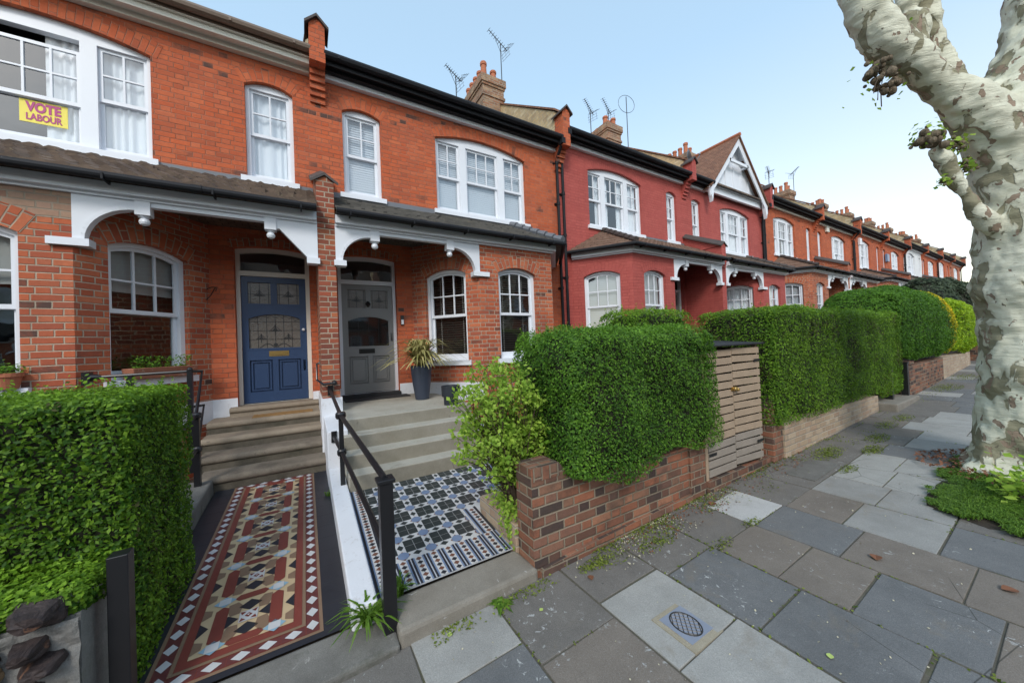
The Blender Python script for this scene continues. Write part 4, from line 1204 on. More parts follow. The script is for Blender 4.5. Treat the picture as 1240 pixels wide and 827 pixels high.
# ------------------------------------------------------------------ steps, thresholds, low walls
def nosed(mb, x0, x1, y0, y1, z0, z1, r=.045, mat=0):
    """a tread with a rounded front edge"""
    prof = [(y0 + .03, z0), (y0 + .03, z1 - 2 * r)]
    prof += [(y0 + r - r * math.sin(t) - 0, z1 - r - r * math.cos(t)) for t in np.linspace(.15, math.pi, 9)]
    prof += [(y1, z1), (y1, z0)]
    for (a, b), (c, d) in zip(prof, prof[1:]): mb.face([(x0, a, b), (x0, c, d), (x1, c, d), (x1, a, b)], mat)
    mb.face([(x0, a, b) for a, b in prof], mat); mb.face([(x1, a, b) for a, b in prof][::-1], mat)
M['riser'] = stone('dark_stone_riser', (.07, .06, .045), (.15, .13, .10), spot=(.04, .04, .03), scale=5., moss=(.04, .045, .03))  # riser faces get a darker stone than the treads
st = empty('stone_steps', (-.75, -1.5, -.8), 'worn brown stone steps with rounded edges up to the blue door', 'steps')
def local(o, root): return dict(tf=lambda p: (p[0] - root.location.x, p[1] - root.location.y, p[2] - root.location.z))
LT = local(None, st)
for i, (y0, z1, m, x0) in enumerate([(-.50, -.14, 'step_top', -1.50), (-.82, -.30, 'step_top', -1.5), (-1.18, -.46, 'step_old', -1.46), (-1.53, -.62, 'step_old', -1.40)]):
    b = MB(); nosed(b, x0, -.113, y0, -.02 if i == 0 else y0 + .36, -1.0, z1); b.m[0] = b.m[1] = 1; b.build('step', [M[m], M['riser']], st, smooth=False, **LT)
b = MB(); nosed(b, -1.30, -.14, -.16, .13, -.14, -.004, .04); b.build('threshold', M['step_top'], st, **LT)
b = MB(); b.box((-1.5, -1.15, -.139), (-.9, -.8, -.135)); 
M['riser_new'] = stone('dark_concrete_riser', (.22, .20, .155), (.33, .31, .26), spot=(.15, .13, .10), scale=3., spotscale=6.)  # darker tone of the step concrete, for the front faces
st2 = empty('concrete_steps', (.9, -2.6, -.7), 'pale square concrete steps up to the grey door', 'steps')
LT = local(None, st2)
for i, (y0, z1) in enumerate([(-1.98, -.08), (-2.24, -.235), (-2.50, -.39), (-2.74, -.545)]):
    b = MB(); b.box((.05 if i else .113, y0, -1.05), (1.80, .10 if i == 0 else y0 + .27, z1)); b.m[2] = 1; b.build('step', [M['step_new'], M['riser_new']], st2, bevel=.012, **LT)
b = MB(); b.box((.2, -.04, -.078), (1.23, .2, -.004)); b.build('threshold', M['mat'], st2, bevel=.008, **LT)

def single(name, mb, mats, label, cat, group=None, bevel=0., smooth=False, base=None):
    """A thing that is one mesh, with its origin at its base."""
    v = np.array(mb.v)
    c = Vector(((v[:, 0].min() + v[:, 0].max()) / 2, (v[:, 1].min() + v[:, 1].max()) / 2, v[:, 2].min())) if base is None else Vector(base)
    o = mb.build(name, mats, None, tf=lambda p: (p[0] - c.x, p[1] - c.y, p[2] - c.z), smooth=smooth, bevel=bevel)
    o.location = c
    return tag(o, label, cat, group)

b = MB(); b.box((.245, -.36, -.0785), (1.32, -.05, -.062)); single('doormat', b, M['mat'], 'dark doormat along the foot of the grey door', 'doormat')
b = MB()
for i in range(9): b.box((-1.0 + .085 * i, -.45, -.1395), (-.955 + .085 * i + (.03 if 2 < i < 7 else 0), -.2, -.128))
b.box((-.99, -.44, -.139), (-.23, -.21, -.131)); single('doormat', b, M['coir'], 'striped brown doormat on the top step below the blue door', 'doormat')

b = MB()
b.hexa([(.125, -4.62, -1.2), (1.12, -4.62, -1.2), (1.09, -4.337, -1.2), (.125, -4.337, -1.2), (.125, -4.62, -.895), (1.12, -4.62, -.88), (1.09, -4.337, -.862), (.125, -4.337, -.866)])
tag(single('threshold_stone', b, M['kerb'], 'worn stone threshold with scraped paint in front of the black and white path', 'threshold', bevel=.025))
b = MB()
b.hexa([(-1.12, -4.64, -1.2), (.124, -4.64, -1.2), (.124, -4.382, -1.2), (-1.12, -4.382, -1.2), (-1.12, -4.64, -.985), (.124, -4.64, -.955), (.124, -4.382, -.912), (-1.12, -4.382, -.912)])
tag(single('threshold_slab', b, M['concrete'], 'dark concrete slab in front of the red tiled path', 'threshold', bevel=.015))

b = MB()
b.hexa([(-.112, -2.1, -1.1), (.112, -2.1, -1.1), (.112, -1.205, -1.1), (-.112, -1.205, -1.1), (-.112, -2.1, -.17), (.112, -2.1, -.17), (.112, -1.205, -.13), (-.112, -1.205, -.13)])
b.hexa([(-.109, -4.42, -1.1), (.042, -4.42, -1.1), (.042, -2.102, -1.1), (-.109, -2.102, -1.1), (-.109, -4.42, -.79), (.042, -4.42, -.79), (.042, -2.102, -.60), (-.109, -2.102, -.60)])
single('dividing_wall', b, M['whitewall'], 'low whitewashed wall between the red and the black and white path', 'wall', bevel=.012)

b = MB()
b.hexa([(-1.52, -2.75, -1.1), (-1.235, -2.75, -1.1), (-1.26, -1.47, -1.1), (-1.56, -1.47, -1.1), (-1.52, -2.75, -.66), (-1.235, -2.75, -.665), (-1.26, -1.47, -.64), (-1.56, -1.47, -.64)])
b.hexa([(-1.48, -4.3, -1.1), (-1.20, -4.3, -1.1), (-1.225, -2.752, -1.1), (-1.5, -2.752, -1.1), (-1.48, -4.3, -.82), (-1.20, -4.3, -.82), (-1.225, -2.752, -.76), (-1.5, -2.752, -.76)])
single('concrete_edging', b, M['concrete'], 'stained concrete edging beside the red tiled path under the clipped hedge', 'edging', bevel=.02)

# ------------------------------------------------------------------ ironwork
def collar(mb, c, r=.048, h=.03, d=None):
    mb.lathe([(.02, -h), (r * .8, -h), (r, -h * .5), (r, h * .5), (r * .8, h), (.02, h)], c, 14)
hr = empty('handrail', (.1, -4.5, -.95), 'black iron handrail with a square post between the two tiled paths', 'handrail')
LT = local(None, hr)
p0, pm, pe = Vector((.095, -4.5, -.06)), Vector((.0, -2.62, .10)), Vector((-.015, -1.15, .27))
b = MB(); b.box((.056, -4.541, -1.05), (.134, -4.459, -.045)); b.box((.043, -4.554, -.045), (.147, -4.446, -.022)); b.build('gate_post', M['black'], hr, bevel=.004, **LT)
pmz = -.645
b = MB(); b.box((-.022, -2.642, pmz), (.022, -2.598, .07)); b.build('middle_post', M['black'], hr, bevel=.003, **LT)
top_m = Vector((0, -2.62, .09)); low_m = Vector((0, -2.62, -.30))
for c_, r_ in ((top_m, .052), (low_m, .046)): b = MB(); collar(b, c_, r_, .035); b.build('collar', M['black'], hr, smooth=True, **LT)
b = MB(); b.tube([p0 + Vector((0, 0, .03)), top_m, Vector((-.02, -1.18, .24))], .021, 10); b.build('rail', M['black'], hr, smooth=True, **LT)
b = MB(); b.tube([Vector((.095, -4.46, -.47)), low_m, Vector((-.04, -2.1, -.235))], .021, 10); b.build('rail', M['black'], hr, smooth=True, **LT)
for lo_, hi_ in (((-.07, -2.115, -.30), (-.01, -2.1, -.17)), ((-.05, -1.2, .16), (.02, -1.152, .30))): b = MB(); b.box(lo_, hi_); b.build('fixing_plate', M['black'], hr, **LT)

hl = empty('handrail', (-1.36, -1.66, -.66), 'black iron handrail at the left of the stone steps behind the clipped hedge', 'handrail')
LT = local(None, hl)
A0, A1, A2, A3, A4 = Vector((-2.30, -1.2, .60)), Vector((-1.5, -1.2, .61)), Vector((-1.405, -1.12, .60)), Vector((-1.36, -1.66, .13)), Vector((-1.33, -3.0, -.02))
b = MB(); b.tube([A0, A1, A2, A3, A4], .017, 8); b.build('rail', M['black'], hl, smooth=True, **LT)
b = MB(); b.tube([Vector((-1.5, -1.2, .18)), Vector((-1.40, -1.1, .18)), Vector((-1.36, -1.66, -.24)), Vector((-1.33, -3.0, -.38))], .017, 8); b.build('rail', M['black'], hl, smooth=True, **LT)
b = MB(); b.box((-1.388, -1.688, -.66), (-1.332, -1.632, .10)); b.build('post', M['black'], hl, **LT)
b = MB(); b.box((-1.525, -1.225, -.6), (-1.475, -1.175, .62)); b.ball((-1.5, -1.2, .63), .028); b.build('post', M['black'], hl, **LT)
b = MB(); b.box((-2.03, -1.225, -.6), (-1.98, -1.175, .60)); b.build('post', M['black'], hl, **LT)
b = MB(); b.box((-2.36, -1.235, .52), (-2.30, -1.154, .66)); b.tube([(-2.30, -1.2, .6), (-2.22, -1.2, .6)], [.04, .02], 8); b.build('fixing_plate', M['black'], hl, **LT)
for z_, r_ in ((.13, .052), (-.24, .046)): b = MB(); collar(b, Vector((-1.36, -1.66, z_)), r_, .03); b.build('collar', M['black'], hl, smooth=True, **LT)

b = MB(); b.tube([(-.115, -.62, .62), (-.16, -.62, .6), (-.165, -.7, .36), (-.1, YP - .1, .33), (.03, YP - .1, .335)], .016, 8); b.ball((.035, YP - .09, .335), .036); b.box((.02, YP - .05, .30), (.05, YP - .028, .37))
single('grab_rail', b, M['black'], 'short bent black grab rail on the brick pier between the doors', 'handrail')
b = MB(); b.tube([(2.55, YP - .02, .42), (2.5, YP - .1, .44), (2.42, YP - .12, .40), (2.38, YP - .1, .3)], .014, 8)
single('grab_rail', b, M['black'], 'small bent black rail on the bay brickwork above the green bush', 'handrail')

b = MB(); b.box((-1.092, -4.47, -1.1), (-1.022, -4.40, -.12)); single('gate_post', b, M['black'], 'thick black gate post at the corner of the near clipped hedge', 'post', bevel=.004)
for lab, x, y, z in (('nearer of two short black gate posts by the far step', 9.32, -4.72, .02), ('farther of two short black gate posts, against the red wall end', 10.1, -4.78, .08)):
    b = MB(); b.box((x - .05, y - .05, zp(x) - .05), (x + .05, y + .05, z)); b.box((x - .06, y - .06, z), (x + .06, y + .06, z + .03)); single('gate_post', b, M['black'], lab, 'post', 'gate posts along the pavement')

rl = empty('railing', (1.84, -2.3, -.6), 'low black railing with white plinth behind the bright bush', 'railing')
LT = local(None, rl)
for i in range(9): b = MB(); b.tube([(1.84, -2.75 + .1 * i, -.55), (1.84, -2.75 + .1 * i, .05)], .009, 6); b.build('bar', M['black'], rl, **LT)
b = MB(); b.tube([(1.84, -2.8, .05), (1.84, -1.9, .05)], .014, 6); b.build('top_rail', M['black'], rl, **LT)
b = MB(); b.box((1.81, -2.85, -1.0), (1.93, -1.9, -.38)); b.build('plinth', M['whitewall'], rl, **LT)

# ------------------------------------------------------------------ garden walls
def soldier(mb, x0, x1, y, z0, h, mat):
    mb.face([(x0, y, z0), (x1, y, z0), (x1, y, z0 + h), (x0, y, z0 + h)], mat, [(.0, x0), (.0, x1), (.105, x1), (.105, x0)])
gw = MB()
FG = Fr((0, -4.6, 0), (1, 0, 0))
top = [(1.1, -.16), (1.36, -.16), (1.47, -.30), (1.62, -.385), (3.02, -.345), (3.02, -.2)]
pil = [(3.02 + .13 - .13 * math.cos(t), -.2 + .12 * math.sin(t)) for t in np.linspace(0, math.pi, 9)]
prof = [(1.1, -1.1), (3.28, -1.1)] + [(3.28, -.2)] + pil[::-1][1:-1] + top[::-1]
plate(gw, FG, prof, (), 0., -.22, 0, back=True)
plate(gw, FG, rect(3.02, 3.281, -1.1, -.21), (), .02, 0., 0)
for a, b_, in ((1.1, 1.36),): soldier(gw, a, b_, -4.603, -.262, .1, 0)
plate(gw, FG, [(1.14, -1.1), (3.02, -1.1), (3.02, -.82), (2.3, -.84), (1.6, -.865), (1.14, -.9)], (), .03, 0., 1)
garden_wall = single('garden_wall', gw, [M['brick_garden'], M['brick_garden']], 'old red and black brick garden wall under the dark clipped hedge', 'wall')
b = MB(); b.box((1.078, -4.376, -1.1), (1.30, -3.72, -.66)); b.box((1.085, -4.3, -.66), (1.29, -3.74, -.645))
single('garden_wall', b, [M['brick_buff']], 'low buff brick wall with weeds beside the black and white path', 'wall', bevel=.006)
b = MB()
b.box((4.66, -4.68, -1.), (4.92, -4.42, -.08)); b.box((4.68, -4.66, -.08), (4.9, -4.44, -.03))
single('brick_pier', b, M['brick_garden'], 'short dark brick pier right of the slatted bin store', 'pier', bevel=.008)
b = MB(); b.hexa([(4.93, -4.70, -1), (8.62, -4.72, -1), (8.62, -4.5, -1), (4.93, -4.48, -1), (4.93, -4.70, -.34), (8.62, -4.72, -.42), (8.62, -4.5, -.42), (4.93, -4.48, -.34)])
single('garden_wall', b, M['brick_buff'], 'low pale brick wall under the long flat hedge', 'wall', bevel=.006)
b = MB(); b.box((8.66, -4.95, -.9), (10.2, -4.5, -.56)); single('threshold_stone', b, M['kerb'], 'pale doorstep stone beside the two short black gate posts', 'threshold', bevel=.02)
b = MB(); b.box((10.24, -4.82, -.9), (10.52, -4.54, .05)); b.box((10.22, -4.84, .05), (10.54, -4.52, .10)); b.box((10.52, -4.80, -.9), (13.5, -4.58, .01))
single('garden_wall', b, M['brick_garden'], 'dark red brick wall under the tall rounded hedge', 'wall', bevel=.006)
b = MB(); b.box((13.52, -4.80, -.8), (17.3, -4.58, -.0)); single('garden_wall', b, M['brick_buff'], 'pale brick wall under the lime green hedge', 'wall')
b = MB(); b.box((18.6, -4.85, -.8), (46, -4.6, .45)); single('garden_wall', b, M['brick_garden'], 'far brick garden wall beyond the lime green hedge', 'wall')
# rubble wall at the left edge
b = MB()
b.box((-6.0, -4.545, -1.3), (-1.14, -4.32, -.285), 0)
fz = lambda x_, z_: -4.565 + .022 * mnoise.noise((x_ * 9, z_ * 9, 1)) + .010 * mnoise.noise((x_ * 31, z_ * 31, 5))
nx, nz = 150, 60
g_ = [[(-2.4 + 1.262 * i / nx, fz(-2.4 + 1.262 * i / nx, -1.3 + 1.01 * j / nz), -1.3 + 1.01 * j / nz) for j in range(nz + 1)] for i in range(nx + 1)]
for i in range(nx):
    for j in range(nz): b.face([g_[i][j], g_[i + 1][j], g_[i + 1][j + 1], g_[i][j + 1]], 0)
random.seed(33)
zz = -.245
for row in range(9):
    hh = (.052, .042, .036, .046, .038, .044, .04, .044, .044)[row]
    xx = -1.165 - (.05 if row % 2 else .0)
    while xx > -2.4:
        w = random.uniform(.045, .085) * (1.2 if row == 0 else 1.)
        m = 1 if random.random() < .74 else 2
        cx, cz, tilt, sd_ = xx - w, zz + random.uniform(-.008, .008), random.uniform(-.12, .12), random.uniform(0, 99)
        nu, nv = 22, 12
        gr = []
        for j in range(nv + 1):
            ph = math.pi * j / nv; rw = []
            for i in range(nu):
                t = 2 * math.pi * i / nu
                d = Vector((math.sin(ph) * math.cos(t), -math.cos(ph), math.sin(ph) * math.sin(t)))
                sq = max(abs(d.x), abs(d.z), .25) ** .6
                k_ = (1 + .22 * mnoise.noise((d.x * 1.3 + sd_, d.y * 1.3, d.z * 1.3)) + .10 * mnoise.noise((d.x * 6 + sd_, d.y * 6, d.z * 6))) / sq * .92
                rw.append((cx + w * d.x * k_, -4.55 + .042 * d.y * k_, cz + hh * d.z * k_ + tilt * w * d.x))
            gr.append(rw)
        for j in range(nv // 2 + 1):
            for i in range(nu): b.face([gr[j][i], gr[j][(i + 1) % nu], gr[j + 1][(i + 1) % nu], gr[j + 1][i]], m)
        xx -= 2 * w + random.uniform(.004, .03)
    zz -= hh + .040 + (.02 if row == 0 else 0)
random.seed(12)
single('rubble_wall', b, [M['rubble'], M['flint'], M['ochre']], 'grey mortared wall of dark rubble stones under the near hedge', 'wall')

# ------------------------------------------------------------------ bin store
bs = empty('bin_store', (3.93, -4.35, -.85), 'slatted weathered timber bin store with a black roof', 'bin store')
LT = local(None, bs)
for x_, y_ in ((3.315, -4.61), (4.475, -4.61), (3.315, -3.8), (4.475, -3.8)):
    b = MB(); b.box((x_, y_, -.86), (x_ + .045, y_ + .05, .655)); b.build('frame_post', M['wood'], bs, bevel=.004, **LT)
for s, x0, x1 in ((1, 3.365, 3.912), (-1, 3.922, 4.47)):
    b = MB(); n = 15; z0, z1 = (-.74, .63) if s > 0 else (-.715, .64)
    dy = lambda x_: -.0 - (.035 * (x_ - x0) / (x1 - x0) if s < 0 else 0)
    for i in range(n):
        h = (z1 - z0) / n
        za = z0 + h * i
        t = random.uniform(-.004, .004)
        b.hexa([(x0, -4.615 + dy(x0), za + t), (x1, -4.615 + dy(x1), za - t), (x1, -4.595 + dy(x1), za - t), (x0, -4.595 + dy(x0), za + t), (x0, -4.615 + dy(x0), za + h - .018 + t), (x1, -4.615 + dy(x1), za + h - .018 - t), (x1, -4.595 + dy(x1), za + h - .018 - t), (x0, -4.595 + dy(x0), za + h - .018 + t)], 0 if i > 3 else 1)
    for xx in (x0 + .02, (x0 + x1) / 2, x1 - .05): b.box((xx, -4.594 + dy(xx), z0 + .01), (xx + .04, -4.57 + dy(xx), z1 - .03), 2)
    d = b.build('slatted_door', [M['wood'], M['wood_grey'], M['twig']], bs, bevel=.003, **LT)
    hb = MB()
    for zz in (-.52, .45): hb.box(((x0 if s > 0 else x1 - .14), -4.66 if s < 0 else -4.622, zz), ((x0 + .14 if s > 0 else x1), -4.617 if s > 0 else -4.655, zz + .03))
    hb.build('hinge', M['black'], d, **LT)
b = MB(); b.box((3.86, -4.63, .14), (3.98, -4.616, .18)); b.ball((3.9, -4.64, .16), .025); b.ball((3.95, -4.645, .15), .022); b.build('latch', M['brass'], bs, **LT)
for xx in (3.316, 4.515):
    b = MB(); h = 1.36 / 14
    for i in range(14): b.box((xx, -4.56, -.72 + h * i), (xx + .02, -3.78, -.72 + h * i + h - .02))
    for yy in (-4.5, -4.1, -3.85): b.box((xx + .004, yy, -.72), (xx + .016, yy + .04, .62))
    b.build('side_slats', M['wood_grey'], bs, **LT)
b = MB(); b.box((3.36, -3.78, -.8), (4.47, -3.76, .62)); b.build('back_panel', M['wood_grey'], bs, **LT)
b = MB(); b.hexa([(3.2, -4.68, .655), (4.56, -4.68, .655), (4.56, -3.7, .72), (3.2, -3.7, .72), (3.2, -4.68, .675), (4.56, -4.68, .675), (4.56, -3.7, .74), (3.2, -3.7, .74)]); b.build('felt_roof', M['felt'], bs, bevel=.006, **LT)
b = MB(); b.box((3.30, -4.65, -1.0), (4.64, -4.45, -.765)); b.build('brick_plinth', M['brick_garden'], bs, **LT)

# ------------------------------------------------------------------ drain and manhole covers
M['buffstone'] = stone('pale_cover_surround', (.30, .26, .19), (.38, .34, .26), scale=20.)
dc = empty('drain_cover', (1.59, -5.465, zp(1.59)), 'small square inspection cover with an oval grid, set in a pale slab', 'drain cover')
LT = local(None, dc); zz = zp(1.59) + .0075
b = MB(); b.box((1.455, -5.605, zz - .02), (1.725, -5.325, zz)); b.build('surround', M['buffstone'], dc, **LT)
b = MB(); b.box((1.487, -5.565, zz - .02), (1.693, -5.355, zz + .003)); b.build('plate', M['steel_blue'] if 'steel_blue' in M else M.setdefault('steel_blue', paint('blue_grey_cast_cover', (.27, .30, .37), .5, .3, metal=.1)), dc, **LT)
b = MB(); cx, cy, rx, ry = 1.59, -5.46, .075, .092
ring = [(cx + rx * math.cos(t), cy + ry * math.sin(t)) for t in np.linspace(0, 2 * math.pi, 33)[:-1]]
b.tube([(a, c, zz + .004) for a, c in ring + ring[:1]], .004, 6)
for i in range(-5, 6):
    o_ = i * .024
    for sg in (-1, 1):
        pts = []
        for t in np.linspace(-.15, .15, 61):
            px, py = cx + (t + o_) * .7071, cy + sg * (t - o_) * .7071
            if ((px - cx) / rx) ** 2 + ((py - cy) / ry) ** 2 < 1: pts.append((px, py, zz + .003))
        if len(pts) > 1: b.tube([pts[0], pts[-1]], .0028, 5)
b.build('oval_grid', M['lead'], dc, **LT)
b = MB(); zz = zp(4.75) + .006
b.hexa([(4.38, -5.17, zp(4.38) + .004), (5.1, -5.17, zp(5.1) + .004), (5.1, -4.9, zp(5.1) + .004), (4.38, -4.9, zp(4.38) + .004), (4.38, -5.17, zp(4.38) + .016), (5.1, -5.17, zp(5.1) + .016), (5.1, -4.9, zp(5.1) + .016), (4.38, -4.9, zp(4.38) + .016)])
single('manhole_cover', b, M['concrete'], 'dark rectangular manhole cover set in the paving near the slatted bin store', 'manhole cover')

# ------------------------------------------------------------------ small things on the houses
def leaves_mesh(name, pts, nrm, size, mats, parent=None, tones=None, lay=.7, width=.55, fold=.25, midx=None, extra=None, origin=(0, 0, 0), tone_pow=1.):
    """Many small folded leaves; one mesh."""
    pts = np.asarray(pts, float) - np.asarray(origin); nrm = np.asarray(nrm, float); n = len(pts)
    sz = np.asarray(size) * np.ones(n) * rng.uniform(.65, 1.3, n)
    r1 = rng.normal(size=(n, 3))
    nn = nrm + lay * rng.normal(size=(n, 3)) * .6
    nn /= np.linalg.norm(nn, axis=1)[:, None] + 1e-9
    d = r1 - (r1 * nn).sum(1)[:, None] * nn
    d /= np.linalg.norm(d, axis=1)[:, None] + 1e-9
    sd = np.cross(nn, d)
    L = sz[:, None]
    base = pts - d * L * .5
    tip = pts + d * L * .5 - nn * L * .08
    mid = pts - d * L * .02 + nn * L * fold * .3
    lf = mid + sd * L * width * .5 - nn * L * fold * .2
    rt = mid - sd * L * width * .5 - nn * L * fold * .2
    V = np.stack([base, rt, tip, lf], 1).reshape(-1, 3)
    nv = len(V)
    base_n = 0
    me = bpy.data.meshes.new(name)
    faces = np.empty((n * 2, 3), np.int32); i4 = np.arange(n) * 4
    faces[0::2] = np.stack([i4, i4 + 1, i4 + 2], 1); faces[1::2] = np.stack([i4, i4 + 2, i4 + 3], 1)
    me.vertices.add(nv); me.vertices.foreach_set('co', V.astype(np.float32).ravel())
    me.loops.add(n * 6); me.loops.foreach_set('vertex_index', faces.ravel())
    me.polygons.add(n * 2); me.polygons.foreach_set('loop_start', np.arange(n * 2, dtype=np.int32) * 3); me.polygons.foreach_set('loop_total', np.full(n * 2, 3, np.int32))
    tn = rng.uniform(0, 1, n) ** tone_pow if tones is None else tones
    at = me.attributes.new('tone', 'FLOAT', 'POINT'); at.data.foreach_set('value', np.repeat(tn, 4).astype(np.float32))
    for m in (mats if isinstance(mats, (list, tuple)) else [mats]): me.materials.append(m)
    if midx is not None: me.polygons.foreach_set('material_index', np.repeat(midx, 2).astype(np.int32))
    me.update(calc_edges=True)
    o = bpy.data.objects.new(name, me); COL.objects.link(o)
    if parent is not None: o.parent = parent
    return o
def vnoise(p, s):
    return np.array([mnoise.noise((a * s, b * s, c * s)) for a, b, c in p])

def blades(mb, c, n, h, spread, w=.008, mat=0, droop=.6, seg=4, ang=None):
    for i in range(n):
        a = random.uniform(0, 2 * math.pi) if ang is None else random.uniform(*ang)
        hh = h * random.uniform(.5, 1.1); sp = spread * random.uniform(.3, 1.1)
        b0 = Vector(c) + Vector((random.uniform(-.02, .02), random.uniform(-.02, .02), 0))
        dx = Vector((math.cos(a), math.sin(a), 0)); sd = Vector((-dx.y, dx.x, 0)) * w * random.uniform(.7, 1.2)
        prev = None
        for k in range(seg + 1):
            t = k / seg
            p = b0 + dx * sp * (t ** 1.5) + Vector((0, 0, hh * (t - droop * t ** 2.6)))
            ww = sd * (1 - .85 * t ** 2.5) if k < seg else sd * .1
            if prev: mb.face([prev[0] - prev[1], prev[0] + prev[1], p + ww, p - ww], mat)
            prev = (p, ww)
def tone_faces(o, nper=None):
    me = o.data; n = len(me.vertices)
    at = me.attributes.new('tone', 'FLOAT', 'POINT')
    at.data.foreach_set('value', np.repeat(rng.uniform(0, 1, n // 4 + 1), 4)[:n].astype(np.float32))
    return o

# planter with sword-leaved plant, black planter
pl = empty('planter', (1.37, -.92, -.08), 'tall slate blue planter with striped sword leaves beside the grey door', 'planter')
b = MB(); b.lathe([(.105, 0), (.112, .01), (.15, .28), (.172, .50), (.178, .57), (.16, .57), (.155, .5), (.05, .47)], (0, 0, 0), 28); b.build('pot', M['pot'], pl, smooth=True)
b = MB(); blades(b, (0, 0, .50), 110, 1.1, .66, .026, droop=.64, seg=7); blades(b, (0, 0, .50), 70, .85, .85, .024, droop=.9, seg=7); tone_faces(b.build('sword_leaves', M['phormium'], pl))
b = MB(); b.lathe([(.105, -.08), (.11, .04), (.135, .045), (.14, .20), (.125, .20), (.12, .16), (.02, .15)], (1.55, -1.80, 0), 24); single('planter', b, M['potblack'], 'small charcoal planter half hidden by the bright bush', 'planter', smooth=False)

# window box in the cant bay of the blue-door house; pots
Ac = Vector((-.913, -1.152, 0)).normalized(); Nc = Vector((1.152, -.913, 0)).normalized()
wb = empty('window_box', (-1.515, 0, .53), 'lime stained terracotta window box with green plants beside the blue door', 'window box')
T_ = dict(tf=None)
b = MB(); fr = Fr((0, 0, 0), Ac); fr.N = Nc
q = lambda a, d, z: tuple(Ac * a + Nc * d + Vector((0, 0, z)))
b.hexa([q(1.05, -.01, .005), q(.34, -.01, .005), q(.34, .13, .005), q(1.05, .13, .005), q(1.07, -.02, .14), q(.32, -.02, .14), q(.32, .16, .14), q(1.07, .16, .14)])
b.build('trough', M['clay_old'], wb, bevel=.008)
pts = [Ac * random.uniform(.36, 1.03) + Nc * random.uniform(0, .15) + Vector((0, 0, .13 + random.random() ** 1.5 * .16)) for _ in range(520)]
leaves_mesh('plants', [tuple(p) for p in pts], [(Nc.x * .4, Nc.y * .4, .8)] * len(pts), .034, M['leaf2'], wb, tone_pow=1.3)
fp = empty('flower_pot', (-2.86, -1.21, .53), 'terracotta flower pot on the sill at the left edge', 'plant pot')
b = MB(); b.lathe([(.07, 0), (.095, .12), (.105, .12), (.105, .16), (.09, .16), (.08, .11)], (0, 0, 0), 20); b.build('pot', M['clay'], fp)
pts = rng.normal(size=(160, 3)) * (.06, .05, .03) + (0, 0, .2); leaves_mesh('plant', pts, [(0, -.3, 1)] * 160, .035, M['leaf2'], fp)

b = MB()
b.box((-1.575, -.03, 1.55), (-1.535, -.0, 1.86)); b.tube([(-1.555, -.02, 1.62), (-1.48, -.12, 1.68), (-1.42, -.22, 1.76), (-1.40, -.26, 1.78), (-1.385, -.27, 1.75), (-1.40, -.25, 1.73)], .008, 6); b.tube([(-1.555, -.02, 1.78), (-1.45, -.2, 1.79), (-1.36, -.33, 1.77)], .007, 6)
single('basket_bracket', b, M['black'], 'curled black hanging basket bracket on the brick beside the blue door', 'bracket')
b = MB(); b.box((1.27, -.025, 1.24), (1.33, -.002, 1.42)); single('doorbell', b, M['lead'], 'dark doorbell with a white button right of the grey door', 'doorbell')
b = MB(); b.box((1.278, -.032, 1.255), (1.322, -.0255, 1.34)); o = b.build('button', M['white'], bpy.data.objects['doorbell'], tf=lambda p: tuple(Vector(p) - bpy.data.objects['doorbell'].location))
b = MB(); b.box((22.4, -.10, 5.86), (22.72, -.002, 6.22)); single('alarm_box', b, M['cream'], 'cream alarm box between the far upper windows', 'alarm box', 'alarm boxes on the far houses', bevel=.02)
b = MB(); b.box((32.3, -.12, 5.25), (32.75, -.002, 5.75)); single('alarm_box', b, M['t_mid'], 'blue alarm box on the far brick house beside the white one', 'alarm box', 'alarm boxes on the far houses', bevel=.02)
b = MB(); b.box((27.2, -.12, 5.75), (27.5, -.002, 6.15)); single('alarm_box', b, M['white'], 'white alarm box next to a far black drainpipe', 'alarm box', 'alarm boxes on the far houses', bevel=.02)

# poster in the window
po = empty('poster', (-3.145, .155, 3.885), 'yellow poster reading VOTE LABOUR in the open upper window', 'poster')
b = MB(); b.box((-.205, 0, 0), (.205, .004, .29)); b.build('sheet', M['yellow'], po)
def text(body, size, x, z, mat, parent, y=-.0035, xs=1., off=.006):
    cu = bpy.data.curves.new('lettering', 'FONT'); cu.body = body; cu.size = size; cu.extrude = .0012; cu.align_x = 'CENTER'; cu.offset = off
    cu.materials.append(mat)
    o = bpy.data.objects.new('lettering', cu); COL.objects.link(o); o.parent = parent
    bpy.context.view_layer.update()
    me = bpy.data.meshes.new_from_object(o.evaluated_get(bpy.context.evaluated_depsgraph_get()))
    bpy.data.objects.remove(o)
    o = bpy.data.objects.new('lettering', me); COL.objects.link(o); o.parent = parent
    o.location = (x, y, z); o.rotation_euler = (R(90), 0, 0); o.scale = (xs, 1, 1)
    return o
text('VOTE', .165, .0, .148, M['magenta'], po, xs=.70, off=.008); text('LABOUR', .12, .0, .035, M['magenta'], po, xs=.66, off=.0032)

